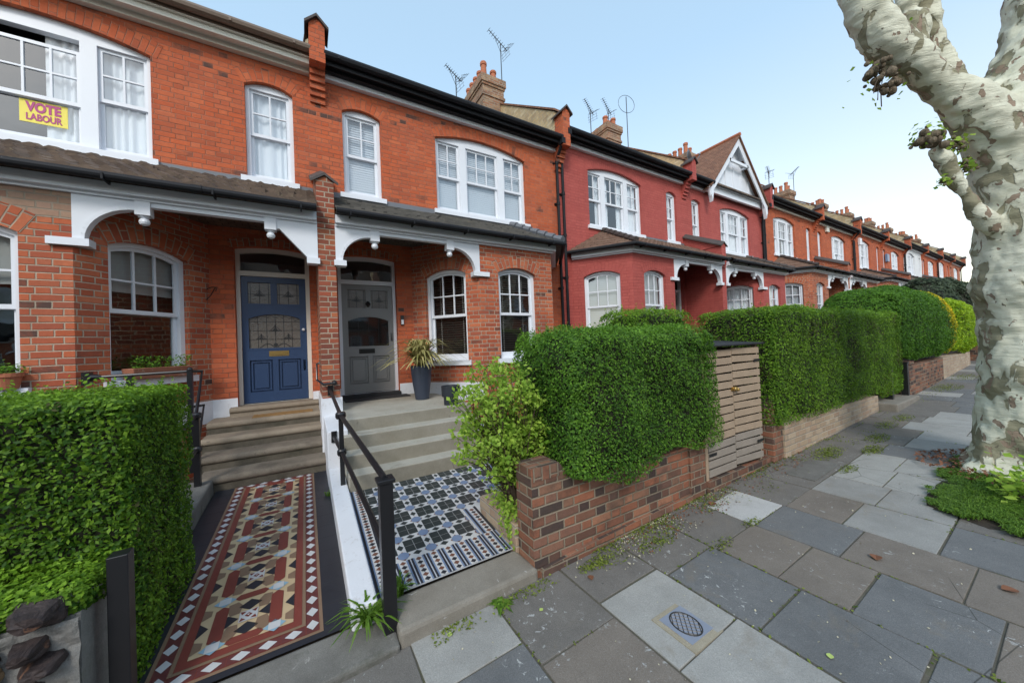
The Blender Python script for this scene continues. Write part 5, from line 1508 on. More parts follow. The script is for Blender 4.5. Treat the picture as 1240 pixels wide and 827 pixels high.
# aerials and dish
def aerial(label, x, y, z0, z1, kind, yaw=0., L=.9):
    L *= .78; mb = MB(); m = Vector((x, y, z1))
    mb.tube([(x, y, z0), m], .016, 6)
    d = Vector((math.cos(yaw), math.sin(yaw), -.42)).normalized(); sd = Vector((-math.sin(yaw), math.cos(yaw), 0)); up = sd.cross(d) * -1
    a, b_ = m - d * L * .62, m + d * L * .38
    mb.tube([a, b_], .011, 6)
    for i in range(9):
        c = a.lerp(b_, i / 9)
        mb.tube([c - sd * .085, c + sd * .085], .006, 5); mb.tube([c - up * .04, c + up * .04], .006, 5)
    for s in (-1, 1):
        e0 = b_ - d * .12; e1 = b_ + d * .05 + up * s * .24
        for k in (-.16, 0, .16): mb.tube([e0 + sd * k, e1 + sd * k], .005, 4)
        for t in (.4, .7, 1.): mb.tube([e0.lerp(e1, t) - sd * .2, e0.lerp(e1, t) + sd * .2], .005, 4)
    mb.tube([m - Vector((0, 0, .3)), m - d * .25], .007, 5)
    return single('tv_aerial', mb, M['lead'], label, 'aerial', 'aerials on the chimneys', base=(x, y, z0))
aerial('tall aerial with a broad reflector standing at the nearest chimney', 5.27, 2.55, 8.4, 10.35, 0, .15, 1.0)
aerial('low aerial left of the nearest chimney pots', 3.72, 2.6, 7.2, 8.78, 0, .2, .75)
aerial('aerial left of the chimney above the red house', 9.1, 2.6, 8.0, 9.5, 0, .3, .9)
aerial('aerial right behind the orange pots above the red house', 10.5, 3.0, 8.3, 10.2, 0, .3, 1.0)
mb = MB(); mb.tube([(11.25, 2.7, 8.2), (11.25, 2.7, 10.75)], .016, 6)
ring = [(11.25 + .36 * math.cos(t), 2.7 - .1 * math.cos(t), 10.45 + .36 * math.sin(t)) for t in np.linspace(0, 2 * math.pi, 25)]
mb.tube(ring, .009, 5, cap=False); single('tv_aerial', mb, M['lead'], 'ring shaped aerial on a thin mast left of the white gable', 'aerial', 'aerials on the chimneys', base=(11.25, 2.7, 8.2))
aerial('small aerial above the second far parapet', 20.4, 1.5, 7.6, 9.2, 0, .2, .7)
aerial('aerial on a mast over the far orange houses', 26.2, 2.5, 8.4, 10.9, 0, 1.2, .8)
mb = MB()
c, ax = Vector((10.85, -.02, 6.75)), Vector((.55, -.8, .25)).normalized()
x_ = ax.cross(Vector((0, 0, 1))).normalized(); y_ = x_.cross(ax)
prev = None
for rr, dd in ((.001, 0), (.12, .012), (.24, .05), (.30, .085)):
    ring = [c + ax * dd + (x_ * math.cos(t) + y_ * math.sin(t)) * rr for t in np.linspace(0, 2 * math.pi, 21)]
    if prev:
        for k in range(20): mb.face([prev[k], prev[k + 1], ring[k + 1], ring[k]])
    prev = ring
mb.tube([c, c - Vector((0, 0, .25)), (10.75, -.0, 6.3)], .02, 6); mb.tube([c - y_ * .3 + ax * .08, c + ax * .35 - y_ * .05], .01, 5); mb.ball(c + ax * .36, .035)
single('satellite_dish', mb, M['steel'], 'grey satellite dish by the parapet left of the white gable', 'satellite dish')
M['leafbrown'] = leaf_mat('bare_brown_hedge_leaf', (.05, .055, .02), (.14, .14, .05), gloss=.15)
CAMF, CAMA, CAMC = 418.894, (.538065, .013505, -.040944), (-.29997, -6.75, .75217)
SUNEL, SUNAZ, SKYS, SUNP, EXPO = 38., 216., .15, .7, 1.4
# ------------------------------------------------------------------ hedges
def rbox_pts(lo, hi, r, n, faces='ftlr', taper=None):
    lo, hi = np.array(lo, float), np.array(hi, float); L = hi - lo
    A = dict(f=L[0] * L[2], k=L[0] * L[2], t=L[0] * L[1], b=L[0] * L[1], l=L[1] * L[2], r=L[1] * L[2])
    tot = sum(A[c] for c in faces); out = []
    for c in faces:
        m = int(n * A[c] / tot); p = lo + rng.random((m, 3)) * L
        ax, v = dict(f=(1, lo[1]), k=(1, hi[1]), t=(2, hi[2]), b=(2, lo[2]), l=(0, lo[0]), r=(0, hi[0]))[c]
        p[:, ax] = v; out.append(p)
    return np.concatenate(out)
def round_box(p, lo, hi, r):
    lo, hi = np.array(lo, float), np.array(hi, float); r = np.array(r) * np.ones(3)
    r = np.minimum(r, (hi - lo) * .499)
    inn = np.clip(p, lo + r, hi - r); d = (p - inn) / r
    ln = np.linalg.norm(d, axis=1)[:, None] + 1e-9
    d = d / ln
    nn = d / r; nn /= np.linalg.norm(nn, axis=1)[:, None] + 1e-9
    return inn + d * r, nn
def hedge(label, lo, hi, r, n, size, mats, faces='ftlr', amp=.03, ns=4., depth=.04, sheets=1, name='hedge', mixf=None, cut=None, core=.07, lay=.8, shoots=0, group=None, lump=None, brown=0., extra=()):
    o0 = np.array([(lo[0] + hi[0]) / 2, (lo[1] + hi[1]) / 2, lo[2]])
    root = empty(name, tuple(o0), label, 'hedge' if name == 'hedge' else 'shrub', group)
    p, nn = round_box(rbox_pts(lo, hi, r, n, faces), lo, hi, r)
    def disp(p): 
        a = vnoise(p, ns) * amp + vnoise(p + 7., ns * 3.3) * amp * .45
        if lump: a = a + vnoise(p + 3., lump[0]) * lump[1]
        return a
    p = p + nn * (disp(p) - np.abs(rng.normal(size=len(p))) * depth + .01)[:, None]
    if cut is not None:
        keep = cut(p); p, nn = p[keep], nn[keep]
    for l_, h_, r_, n_ in extra:
        p2, n2 = round_box(rbox_pts(l_, h_, r_, n_, 'ftr'), l_, h_, r_)
        p = np.concatenate([p, p2 + n2 * (vnoise(p2, 7.)[:, None] * .035 - np.abs(rng.normal(size=len(p2)))[:, None] * .02)]); nn = np.concatenate([nn, n2])
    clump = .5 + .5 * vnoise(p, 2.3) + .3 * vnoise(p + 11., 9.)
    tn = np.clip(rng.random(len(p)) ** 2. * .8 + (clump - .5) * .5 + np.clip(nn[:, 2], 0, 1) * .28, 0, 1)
    midx = None
    if mixf is not None: midx = mixf(p)
    if shoots:
        sp = rbox_pts(lo, hi, r, shoots, 't' if 't' in faces else faces); sp, sn = round_box(sp, lo, hi, r)
        P_, N_ = [], []
        for q in sp:
            h = random.uniform(.03, .11); dx, dy = random.uniform(-.3, .3), random.uniform(-.3, .3)
            for k in range(6):
                t = k / 5; P_.append((q[0] + dx * h * t + random.uniform(-.012, .012), q[1] + dy * h * t + random.uniform(-.012, .012), q[2] + h * t)); N_.append((random.uniform(-1, 1), random.uniform(-1, 1), .7))
        p = np.concatenate([p, P_]); nn = np.concatenate([nn, N_]); tn = np.concatenate([tn, rng.random(len(P_)) ** .5])
    if midx is None and brown:
        midx = ((vnoise(p, 1.7) + .6 * vnoise(p, 6.) > .42) & (rng.random(len(p)) < brown)).astype(int)
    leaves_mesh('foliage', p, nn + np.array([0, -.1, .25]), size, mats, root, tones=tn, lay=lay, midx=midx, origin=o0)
    # dense inner branches
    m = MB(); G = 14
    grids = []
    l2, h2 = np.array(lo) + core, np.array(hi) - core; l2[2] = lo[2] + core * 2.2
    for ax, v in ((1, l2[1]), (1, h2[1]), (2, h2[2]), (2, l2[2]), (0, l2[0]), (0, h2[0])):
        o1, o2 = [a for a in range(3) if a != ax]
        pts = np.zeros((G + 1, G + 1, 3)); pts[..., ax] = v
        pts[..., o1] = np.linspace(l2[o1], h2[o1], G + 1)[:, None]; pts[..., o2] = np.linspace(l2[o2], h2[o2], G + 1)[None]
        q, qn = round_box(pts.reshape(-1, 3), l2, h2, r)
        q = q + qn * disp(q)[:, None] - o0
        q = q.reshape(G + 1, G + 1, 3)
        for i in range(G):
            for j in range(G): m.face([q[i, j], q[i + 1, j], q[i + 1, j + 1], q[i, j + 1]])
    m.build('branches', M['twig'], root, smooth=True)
    return root

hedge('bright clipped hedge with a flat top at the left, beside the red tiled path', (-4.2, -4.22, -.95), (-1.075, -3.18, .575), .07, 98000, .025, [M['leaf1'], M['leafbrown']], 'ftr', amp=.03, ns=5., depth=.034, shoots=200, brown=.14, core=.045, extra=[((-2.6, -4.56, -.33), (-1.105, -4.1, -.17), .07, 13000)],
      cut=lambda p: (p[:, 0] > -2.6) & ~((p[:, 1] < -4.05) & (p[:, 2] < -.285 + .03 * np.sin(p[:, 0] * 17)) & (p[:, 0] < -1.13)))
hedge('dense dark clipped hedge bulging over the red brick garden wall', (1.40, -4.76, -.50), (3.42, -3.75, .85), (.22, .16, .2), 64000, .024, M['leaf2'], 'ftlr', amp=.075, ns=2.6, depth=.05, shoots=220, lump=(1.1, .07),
      cut=lambda p: ~((p[:, 1] < -4.5) & (p[:, 2] < -.36 + .12 * (p[:, 0] - 1.4) * .35 + .07 * np.sin(p[:, 0] * 5.5))))
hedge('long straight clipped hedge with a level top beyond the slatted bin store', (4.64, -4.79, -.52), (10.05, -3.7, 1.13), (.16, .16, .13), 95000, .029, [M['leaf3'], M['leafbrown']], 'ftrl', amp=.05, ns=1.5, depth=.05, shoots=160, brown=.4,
      cut=lambda p: ~((p[:, 2] < -.36) & (p[:, 0] < 8.7)))
hedge('clipped hedge rising behind the black roof of the slatted bin store', (3.35, -3.72, -.6), (4.75, -3.0, 1.19), (.2, .16, .16), 17000, .03, M['leaf3'], 'ftl', amp=.05, ns=2.5, depth=.04, shoots=30)
hedge('tall rounded hedge with a yellow edge over the dark red brick wall', (9.6, -4.95, -.1), (15.1, -3.3, 1.74), (1.3, .55, .75), 70000, .042, [M['leaf4'], M['leafgold']], 'ftlr', amp=.07, ns=1.3, depth=.05,
      mixf=lambda p: ((p[:, 0] > 13.75 + .25 * rng.normal(size=len(p)) + .25 * np.sin(p[:, 2] * 3)) & (rng.random(len(p)) < .9)).astype(int))
hedge('lime green bushy hedge by the big tree trunk', (14.9, -4.93, -.1), (19.3, -3.4, 1.62), (.9, .6, .55), 36000, .06, M['leaflime'], 'ftlr', amp=.12, ns=1.2, depth=.08)
hedge('dark olive shrub rising behind the lime green hedge', (21.5, -4.3, .2), (32., -2.2, 3.0), (2., .9, 1.3), 26000, .13, M['leafolive'], 'ftlr', amp=.3, ns=.7, depth=.2, name='olive_shrub')
# bright loose bush at the left end of the brick wall
br = empty('leafy_bush', (1.2, -4.12, -.66), 'bright loose leafy bush spilling over the left end of the brick garden wall', 'shrub')
P_, N_, stems = [], [], MB()
o0 = np.array(br.location)
random.seed(21)
for i in range(190):
    a, q = random.uniform(0, 2 * math.pi), random.random() ** .5
    e = Vector((1.07 + .42 * q * math.cos(a), -4.22 + .30 * q * math.sin(a), random.uniform(.0, .66) - .22 * q * q))
    if i % 4 == 0: e = Vector((1.17 + random.uniform(-.2, .2), -4.28 + random.uniform(-.1, .1), random.uniform(-.35, .1)))
    s_ = Vector((1.22 + random.uniform(-.06, .08), -4.14 + random.uniform(-.08, .08), -.6))
    m_ = s_.lerp(e, .55) + Vector((random.uniform(-.05, .05), random.uniform(-.05, .05), .12))
    stems.tube([s_ - Vector(o0), m_ - Vector(o0), e - Vector(o0)], [.006, .004, .0015], 4, cap=False)
    for k in range(16):
        t = .42 + .58 * random.random()
        c = (s_.lerp(m_, t * 2) if t < .5 else m_.lerp(e, t * 2 - 1)) + Vector([random.gauss(0, .035) for _ in range(3)])
        P_.append(tuple(c)); N_.append((random.uniform(-.6, .6), random.uniform(-1, .4), random.uniform(.2, 1)))
    for k in range(16):
        c = e + Vector([random.gauss(0, .03) for _ in range(3)]); P_.append(tuple(c)); N_.append((random.uniform(-.6, .6), random.uniform(-1, .4), random.uniform(.3, 1)))
P_ = np.array(P_); tn = np.clip(rng.random(len(P_)) ** 1.4 * .9 + .1 + .3 * vnoise(P_, 6.), 0, 1)
leaves_mesh('foliage', P_, N_, .04, M['leafbush'], br, tones=tn, lay=.7, width=.62, origin=o0)
stems.build('stems', M['branch'], br)
pts = rng.normal(size=(420, 3)) * (.06, .13, .05) + (1.17, -4.12, -.60); pts[:, 2] = np.maximum(pts[:, 2], -.64)
hang = rng.normal(size=(160, 3)) * (.03, .05, .09) + (1.075, -4.28, -.68)
w = leaves_mesh('trailing_weeds', np.concatenate([pts, hang]) , [(-.4, -.4, .8)] * 580, .036, M['leafbush'], None, origin=(1.15, -4.1, -.66), tone_pow=1.3); w.location = (1.15, -4.1, -.66)
tag(w, kind='stuff')

def tuft(label, c, n, h, sp, w=.006, mat='grass', droop=.6, ang=None, name='grass_tuft', group=None):
    mb = MB(); blades(mb, (0, 0, 0), n, h, sp, w, droop=droop, ang=ang)
    o = tone_faces(mb.build(name, M[mat])); o.location = c
    return tag(o, label, 'grass tuft', group)
tuft('strappy grass tuft left of the square black gate post', (-.03, -4.44, -.90), 75, .30, .24, .009, droop=.75)
tuft('strappy grass tuft right behind the square black gate post', (.19, -4.33, -.88), 34, .25, .13, .009, droop=.6)
tuft('small yellowish sprig beside the low white wall near the stone steps', (-.135, -2.35, -.83), 12, .13, .05, .006)
tuft('short grass tuft at the foot of the threshold stone', (.78, -4.66, -.97), 40, .05, .12, .012, droop=.8)

# debris, moss and weeds along the wall foot and in the paving: one uncountable layer
P_, N_ = [], []
def scatter(n, x0, x1, y0, y1, sy=None):
    for _ in range(n):
        x_ = random.uniform(x0, x1); y_ = y0 + (y1 - y0) * random.random() ** 2.2
        if mnoise.noise((x_ * 3.1, y_ * 3.1, 0)) + random.uniform(-.3, .3) > 0: P_.append((x_, y_, zp(x_) + random.uniform(.004, .02))); N_.append((random.uniform(-.3, .3), random.uniform(-.3, .3), 1))
scatter(2600, 1.35, 3.3, -4.63, -4.86); scatter(500, .3, 1.3, -4.645, -4.74); scatter(1500, 3.3, 6.2, -4.66, -5.05); scatter(900, 6., 12., -4.75, -5.1)
for x_, y_, r_, n_ in ((1.55, -4.75, .10, 250), (2.15, -4.86, .14, 160), (5.45, -4.95, .22, 700), (5.95, -5.25, .16, 420), (6.6, -5.15, .2, 420), (7.5, -5.05, .2, 300), (8.2, -5.1, .2, 260), (5.0, -5.27, .12, 200), (2.5, -5.18, .1, 90), (3.02, -5.16, .08, 90), (12., -5.05, .4, 700), (14., -5.05, .4, 500)):
    for _ in range(n_):
        a, q = random.uniform(0, 6.28), r_ * random.random() ** .7; x1_, y1_ = x_ + q * math.cos(a) * 1.6, y_ + q * math.sin(a) * .6
        P_.append((x1_, y1_, zp(x1_) + random.uniform(.004, .03))); N_.append((random.uniform(-.6, .6), random.uniform(-.6, .6), 1))
for a, b_, ys in cols:                       # moss in the joints
    if a < 0 or a > 7: continue
    for y0, y1, k in ys:
        for _ in range(34):
            if random.random() < .5: q = (b_ + .007 + random.gauss(0, .006), random.uniform(y1, y0))
            else: q = (random.uniform(a, b_), y1 - .006 + random.gauss(0, .005))
            if q[1] > -7.2 and mnoise.noise((q[0] * 2.3, q[1] * 2.3, 4)) > .12: P_.append((q[0], q[1], zp(q[0]) + random.uniform(.003, .01))); N_.append((random.uniform(-.4, .4), random.uniform(-.4, .4), 1))
mo = leaves_mesh('moss_and_weeds', P_, N_, .02, M['moss'], None, width=.6); tag(mo, kind='stuff')
P_, N_ = [], []
for _ in range(900):
    x_ = random.uniform(1.4, 3.6); y_ = -4.65 - .28 * random.random() ** 1.8
    if mnoise.noise((x_ * 2.6, y_ * 2.6, 2)) > -.05: P_.append((x_, y_, zp(x_) + random.uniform(.008, .022))); N_.append((0, 0, 1))
for _ in range(150):
    x_, y_ = random.uniform(.2, 5.5), random.uniform(-6.3, -4.7); P_.append((x_, y_, zp(x_) + .008)); N_.append((0, 0, 1))
tag(leaves_mesh('fallen_petals', P_, N_, .013, M['chip'], None, width=.8), kind='stuff')
P_, N_ = [], []
for _ in range(420):
    x_ = random.uniform(3.3, 5.4) if random.random() < .6 else random.uniform(1.9, 3.3); y_ = -4.68 - .25 * random.random() ** 2; P_.append((x_, y_, zp(x_) + random.uniform(.008, .02))); N_.append((random.uniform(-.6, .6), random.uniform(-.6, .6), 1))
tag(leaves_mesh('leaf_litter', P_, N_, .022, M['deadleaf'], None, width=.6), kind='stuff')

def fallen(label, x_, y_, s, mat, yaw, curl=.5):
    mb = MB(); n = 6; s *= .62; curl *= .22
    for i in range(n):
        for sg in (-1, 1):
            def pt(t, e): 
                wd = math.sin(math.pi * min(1, t * .95 + .03)) * .42 * e
                return (s * (t - .5), s * wd, s * (curl * .55 * e * e * math.sin(math.pi * t) + .12 * curl * (t - .5) ** 2) + .004)
            a, b_ = i / n, (i + 1) / n
            mb.face([pt(a, 0), pt(b_, 0), (pt(b_, 1)[0], sg * pt(b_, 1)[1], pt(b_, 1)[2]), (pt(a, 1)[0], sg * pt(a, 1)[1], pt(a, 1)[2])])
    o = mb.build('fallen_leaf', M[mat]); o.location = (x_, y_, zp(x_) + .008); o.rotation_euler = (0, 0, yaw)
    return tag(o, label, 'leaf', 'fallen leaves on the paving')
fallen('curled brown leaf lying on the open dark slabs', 3.19, -5.90, .13, 'deadleaf', .3, 1.2)
fallen('curled brown leaf by the foot of the wall corner', 1.42, -4.84, .085, 'deadleaf', 1.2, 1.2)
fallen('narrow brown leaf at the far right of the paving', 3.38, -6.44, .13, 'deadleaf', 2.4, .8)
fallen('flat green leaf on the nearest dark slab', 1.99, -6.0, .06, 'freshleaf', .4, .3)
fallen('pale leaf on the brown slab left of the inspection cover', .96, -4.87, .05, 'freshleaf', .2, .3)
fallen('pale leaf on the pale slab by the threshold stone', .40, -4.70, .06, 'freshleaf', .9, .3)
fallen('crumpled brown leaf beside the bin store foot', 3.1, -4.78, .14, 'deadleaf', .2, 1.)

# ------------------------------------------------------------------ plane tree, its mound and the grass
tr = empty('plane_tree', (6.12, -6.49, -.82), 'thick pollarded plane tree with mottled cream and olive bark', 'tree')
tb = MB()
O = Vector((5.93, -6.38, -.82))          # the limbs below are laid out round this foot
def limb(pts, rs, n=18, wob=.03):
    pts = [Vector(p) for p in pts]
    P2, R2 = [], []
    for i in range(len(pts) - 1):
        for k in range(6):
            t = k / 6
            a = pts[max(0, i - 1)]; b_, c_ = pts[i], pts[i + 1]; d_ = pts[min(len(pts) - 1, i + 2)]
            q = .5 * ((2 * b_) + (c_ - a) * t + (2 * a - 5 * b_ + 4 * c_ - d_) * t * t + (3 * b_ - a - 3 * c_ + d_) * t ** 3)
            P2.append(q); R2.append(rs[i] + (rs[i + 1] - rs[i]) * t)
    P2.append(pts[-1]); R2.append(rs[-1])
    R2 = [r_ * (1 + wob * mnoise.noise((q.x * 3, q.y * 3, q.z * 4))) for q, r_ in zip(P2, R2)]
    tb.tube([q - O for q in P2], R2, n)
limb([(5.93, -6.38, -1.1), (5.93, -6.38, -.80), (5.93, -6.38, -.5), (5.92, -6.37, .2), (5.92, -6.37, .9), (5.91, -6.37, 1.12), (5.91, -6.37, 1.35), (5.90, -6.37, 2.1), (5.90, -6.37, 2.6), (6.03, -6.45, 3.1), (6.26, -6.6, 3.8), (6.4, -6.72, 5.2)],
     [.72, .60, .46, .405, .395, .43, .39, .385, .40, .43, .40, .36], 28)
for a, l in ((2.35, .62), (3.3, .66), (4.1, .62), (4.9, .66), (1.2, .5), (5.6, .5), (.2, .5)):
    limb([(5.93 + .3 * math.cos(a), -6.38 + .3 * math.sin(a), -.42), (5.93 + l * .72 * math.cos(a), -6.38 + l * .72 * math.sin(a), -.70), (5.93 + l * 1.15 * math.cos(a), -6.38 + l * 1.15 * math.sin(a), -.9)], [.2, .16, .06], 10)
limb([(5.85, -6.32, 2.45), (5.48, -6.12, 2.93), (5.13, -5.93, 3.25), (4.82, -5.76, 3.54), (4.63, -5.65, 3.74), (4.50, -5.58, 4.0), (4.44, -5.55, 4.3), (4.4, -5.52, 5.0)], [.32, .215, .155, .15, .17, .16, .145, .13], 20)
limb([(5.08, -5.89, 3.25), (5.12, -5.80, 3.7), (5.13, -5.76, 4.3), (5.14, -5.74, 5.0)], [.12, .105, .105, .10], 14)
limb([(5.75, -6.2, 2.9), (5.62, -5.95, 3.4), (5.56, -5.85, 3.8), (5.46, -5.82, 4.2), (5.42, -5.80, 5.)], [.2, .13, .12, .135, .12], 14)
limb([(5.70, -6.22, 1.62), (5.42, -6.08, 1.92), (5.26, -5.99, 2.18), (5.16, -5.94, 2.42), (5.04, -5.88, 2.60)], [.10, .08, .07, .062, .07], 12)
trunk = tb.build('trunk', M['bark'], tr)
rm = trunk.modifiers.new('merge', 'REMESH'); rm.mode = 'VOXEL'; rm.voxel_size = .026; rm.use_smooth_shade = True
sm = trunk.modifiers.new('relax', 'SMOOTH'); sm.iterations = 10; sm.factor = .5
tx = bpy.data.textures.new('bark_lumps', 'CLOUDS'); tx.noise_scale = .42; tx.noise_depth = 3
dm = trunk.modifiers.new('lumps', 'DISPLACE'); dm.texture = tx; dm.strength = .13; dm.mid_level = .5; dm.texture_coords = 'LOCAL'
tx2 = bpy.data.textures.new('bark_rings', 'CLOUDS'); tx2.noise_scale = .11; tx2.noise_depth = 1
dm2 = trunk.modifiers.new('rings', 'DISPLACE'); dm2.texture = tx2; dm2.strength = .045; dm2.mid_level = .5; dm2.texture_coords = 'LOCAL'
# dark burrs with young sprouts
def burr(c, r, leaves, spread, up=0.):
    mb = MB()
    for _ in range(26):
        q = Vector(c) + Vector([random.gauss(0, r * .6) for _ in range(3)]) - O
        mb.ball(q, r * random.uniform(.18, .5), 0, 7)
    k = mb.build('burr', M['knuckle'], tr, smooth=True)
    P_, N_ = [], []
    for _ in range(leaves):
        d = Vector([random.gauss(0, 1) for _ in range(3)]); d.normalize(); d.z += up
        P_.append(tuple(Vector(c) + d * r * random.uniform(.8, 1.) + d * spread * random.random())); N_.append(tuple(d + Vector((0, 0, .5))))
    tag(leaves_mesh('sprouts', P_, N_, .05, M['leafbush'], k, width=.8, origin=tuple(O)), kind='stuff')
burr((5.00, -5.86, 2.66), .085, 70, .07, .6); burr((5.27, -5.99, 2.62), .055, 45, .07, .2); burr((5.10, -5.92, 2.24), .03, 26, .05); burr((5.36, -6.04, 2.40), .045, 30, .06)
burr((4.58, -5.60, 3.40), .09, 16, .22, -.5); burr((4.69, -5.66, 3.27), .08, 10, .12, -.4); burr((4.98, -5.7, 3.95), .07, 10, .06)
mb = MB()
for i in range(3):
    a = Vector((4.58 + .05 * i, -5.62, 3.33)) - O; e = a + Vector((-.12 + .07 * i, .02, -.2 - .03 * i)); mb.tube([a, a.lerp(e, .5) + Vector((-.03, 0, 0)), e], .005, 5)
mb.build('twig', M['branch'], tr)
# suckers at the foot
SK = (5.06, -6.38, -.66)
P_, N_ = [], []
for _ in range(150):
    P_.append((SK[0] - .19 + random.gauss(0, .12), SK[1] + .11 + random.gauss(0, .09), SK[2] + random.gauss(0, .09))); N_.append((random.uniform(-.6, .3), random.uniform(-.8, .3), 1))
tag(leaves_mesh('suckers', P_, N_, .07, M['leafbush'], tr, width=.75, origin=tuple(O)), kind='stuff')
# earth mound round the roots
mb = MB(); n = 40
def pit(t):
    c_, s_ = math.cos(t), math.sin(t); k_ = max(abs(c_), abs(s_)) ** .75
    return (5.5 + 1.2 * c_ / k_ * (1 + .03 * math.sin(7 * t)), -6.5 + .62 * s_ / k_ * (1 + .03 * math.cos(9 * t)))
outl = [pit(t) for t in np.linspace(0, 2 * math.pi, n + 1)[:-1]]
rings = [[(5.6 + (a - 5.6) * f, -6.46 + (b_ + 6.46) * f, zp(5.6 + (a - 5.6) * f) + h + .015 * mnoise.noise((a * 3 * f, b_ * 3 * f, 0))) for a, b_ in outl] for f, h in ((1., .006), (.85, .014), (.6, .022), (.3, .03))]
for r0, r1 in zip(rings, rings[1:]):
    for j in range(n): mb.face([r0[j], r0[(j + 1) % n], r1[(j + 1) % n], r1[j]])
mb.face(rings[-1]); tag(mb.build('tree_pit_soil', M['soil'], smooth=True), kind='structure')
mb = MB()
random.seed(5)
cnt = 0
while cnt < 13000:
    t = random.uniform(0, 2 * math.pi); f = random.random() ** .5 * 1.03
    x_, y_ = pit(t); x_ = 5.5 + (x_ - 5.5) * f; y_ = -6.5 + (y_ + 6.5) * f
    dt = math.hypot(x_ - 6.06, y_ + 6.455)
    if dt < .52: continue
    if x_ > 6.3 and y_ > -6.8: continue
    nz_ = mnoise.noise((x_ * 3.2, y_ * 3.2, 1)) + .5 * mnoise.noise((x_ * 11, y_ * 11, 3))
    if nz_ < -.30 or (f > .9 and nz_ < .05): continue
    h = (.05 if y_ > -6.1 else .085) * (1 + .7 * nz_)
    blades(mb, (x_, y_, zp(x_) + .03), 2, h, .055, .0042, droop=.7, seg=2); cnt += 1
g = tone_faces(mb.build('grass', M['grass'])); tag(g, kind='stuff')
# moss-brown root litter
P_, N_ = [], []
for _ in range(900):
    t = random.uniform(0, 2 * math.pi); r_ = random.uniform(.5, .85); P_.append((6.06 + r_ * math.cos(t), -6.455 + r_ * math.sin(t), zp(5.9) + .07 - (r_ - .5) * .12 + random.uniform(0, .03))); N_.append((random.gauss(0, .5), random.gauss(0, .5), 1))
tag(leaves_mesh('bark_litter', P_, N_, .045, M['deadleaf'], None, width=.5), kind='stuff')

# ------------------------------------------------------------------ far side of the street (seen in the window glass)
for i, x_ in enumerate((-21., -10.5, 0., 10.5, 21.)):
    for src in houses[:2]:
        c = copy_tree(src); c.location = (x_, -24.5, zp(x_) + .9); c.rotation_euler = (0, 0, math.pi)
        tag(c, 'brick house on the far side of the street, mirrored in the window glass', 'house', 'houses on the far side of the street')

# ------------------------------------------------------------------ camera
cam = bpy.data.cameras.new('camera'); co = bpy.data.objects.new('camera', cam); COL.objects.link(co)
cam.sensor_width = 36.; cam.lens = 36. * CAMF / 1240.; cam.clip_end = 2000; cam.clip_start = .05
yw, pt, rl = CAMA
cy_, sy_, cp_, sp_, cr_, sr_ = math.cos(yw), math.sin(yw), math.cos(pt), math.sin(pt), math.cos(rl), math.sin(rl)
fw_ = Vector((sy_ * cp_, cy_ * cp_, sp_)); rt_ = Vector((cy_, -sy_, 0)); up_ = rt_.cross(fw_)
A_ = rt_ * cr_ + up_ * sr_; B_ = up_ * cr_ - rt_ * sr_
co.matrix_world = Matrix(((A_.x, B_.x, -fw_.x, CAMC[0]), (A_.y, B_.y, -fw_.y, CAMC[1]), (A_.z, B_.z, -fw_.z, CAMC[2]), (0, 0, 0, 1)))
sc.camera = co

# ------------------------------------------------------------------ daylight
w = bpy.data.worlds.new('World'); sc.world = w; w.use_nodes = True
nt = w.node_tree; nt.nodes.clear()
out = nt.nodes.new('ShaderNodeOutputWorld'); bg = nt.nodes.new('ShaderNodeBackground')
sky = nt.nodes.new('ShaderNodeTexSky'); sky.sky_type = 'NISHITA'; sky.sun_disc = False
SUN_EL, SUN_AZ = R(SUNEL), R(SUNAZ)            # azimuth from +Y towards +X
sky.sun_elevation = SUN_EL; sky.sun_rotation = SUN_AZ
sky.air_density = 1.5; sky.dust_density = 1.6; sky.ozone_density = 2.5
bg.inputs[1].default_value = SKYS
# thin high haze evens the sky out, with loose cloud over the far side of the street
hz = nt.nodes.new('ShaderNodeMix'); hz.data_type = 'RGBA'; hz.inputs[0].default_value = .6; hz.inputs[7].default_value = (1.2, 1.72, 2.0, 1)
nt.links.new(sky.outputs[0], hz.inputs[6])
wz = nt.nodes.new('ShaderNodeTexCoord'); wx = nt.nodes.new('ShaderNodeSeparateXYZ'); nt.links.new(wz.outputs['Generated'], wx.inputs[0])
w1 = nt.nodes.new('ShaderNodeMapRange'); w1.inputs[1].default_value = .6; w1.inputs[2].default_value = .02; nt.links.new(wx.outputs[2], w1.inputs[0])
w2 = nt.nodes.new('ShaderNodeMapRange'); w2.inputs[1].default_value = .35; w2.inputs[2].default_value = .95; nt.links.new(wx.outputs[0], w2.inputs[0])
w3 = nt.nodes.new('ShaderNodeMath'); w3.operation = 'MULTIPLY'; nt.links.new(w1.outputs[0], w3.inputs[0]); nt.links.new(w2.outputs[0], w3.inputs[1])
w4 = nt.nodes.new('ShaderNodeMix'); w4.data_type = 'RGBA'; w4.inputs[6].default_value = (1.35, 1.85, 2.1, 1); w4.inputs[7].default_value = (3.1, 2.6, 2.15, 1)
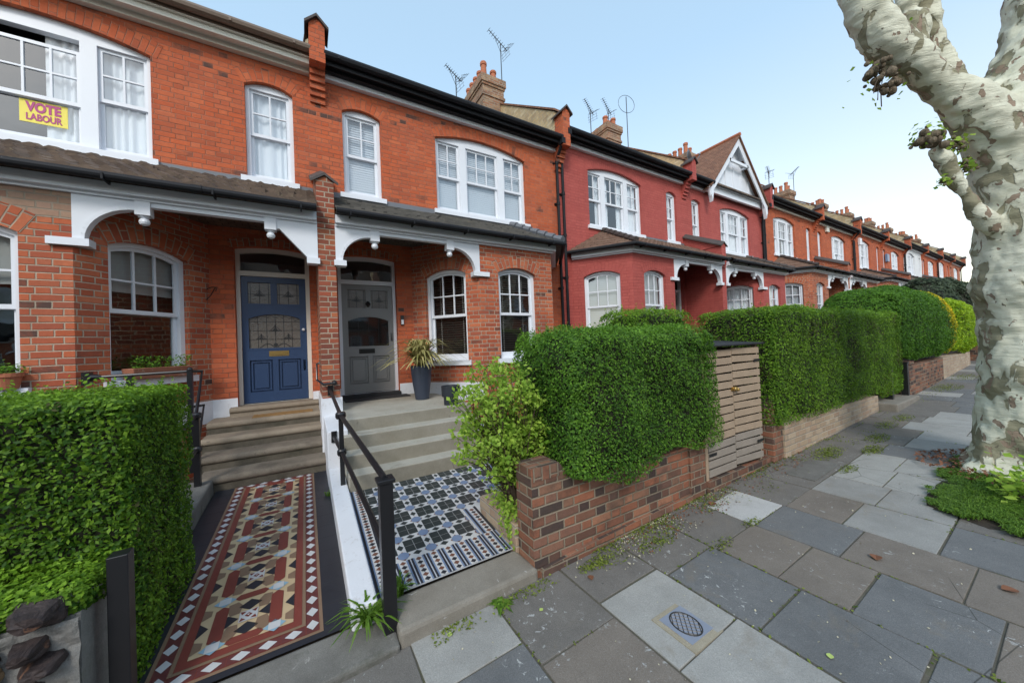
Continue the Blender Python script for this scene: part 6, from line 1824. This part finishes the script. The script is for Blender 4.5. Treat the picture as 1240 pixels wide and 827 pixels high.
nt.links.new(w3.outputs[0], w4.inputs[0]); nt.links.new(w4.outputs[2], hz.inputs[7])
tc = nt.nodes.new('ShaderNodeTexCoord'); sx_ = nt.nodes.new('ShaderNodeSeparateXYZ'); nt.links.new(tc.outputs['Generated'], sx_.inputs[0])
cn = nt.nodes.new('ShaderNodeTexNoise'); cn.inputs['Scale'].default_value = 3.2; cn.inputs['Detail'].default_value = 6; nt.links.new(tc.outputs['Generated'], cn.inputs['Vector'])
m1 = nt.nodes.new('ShaderNodeMapRange'); m1.inputs[1].default_value = .5; m1.inputs[2].default_value = .68; nt.links.new(cn.outputs['Fac'], m1.inputs[0])
m2 = nt.nodes.new('ShaderNodeMapRange'); m2.inputs[1].default_value = -.1; m2.inputs[2].default_value = -.5; nt.links.new(sx_.outputs[1], m2.inputs[0])
mm = nt.nodes.new('ShaderNodeMath'); mm.operation = 'MULTIPLY'; nt.links.new(m1.outputs[0], mm.inputs[0]); nt.links.new(m2.outputs[0], mm.inputs[1])
cl = nt.nodes.new('ShaderNodeMix'); cl.data_type = 'RGBA'; cl.inputs[7].default_value = (2.9, 2.95, 3.05, 1); nt.links.new(mm.outputs[0], cl.inputs[0]); nt.links.new(hz.outputs[2], cl.inputs[6])
nt.links.new(cl.outputs[2], bg.inputs[0]); nt.links.new(bg.outputs[0], out.inputs[0])
sl_ = bpy.data.lights.new('sun', 'SUN'); sl_.energy = SUNP; sl_.angle = R(14); sl_.color = (1., .96, .91)
so = bpy.data.objects.new('sun', sl_); COL.objects.link(so)
d_ = Vector((math.sin(SUN_AZ) * math.cos(SUN_EL), math.cos(SUN_AZ) * math.cos(SUN_EL), math.sin(SUN_EL)))
so.rotation_euler = d_.to_track_quat('Z', 'Y').to_euler(); so.location = (0, -6, 12)
sc.view_settings.view_transform = 'Standard'; sc.view_settings.look = 'None'; sc.view_settings.gamma = 1.
sc.view_settings.exposure = EXPO
sc.cycles.max_bounces = 6; sc.cycles.transparent_max_bounces = 16; sc.cycles.use_denoising = True
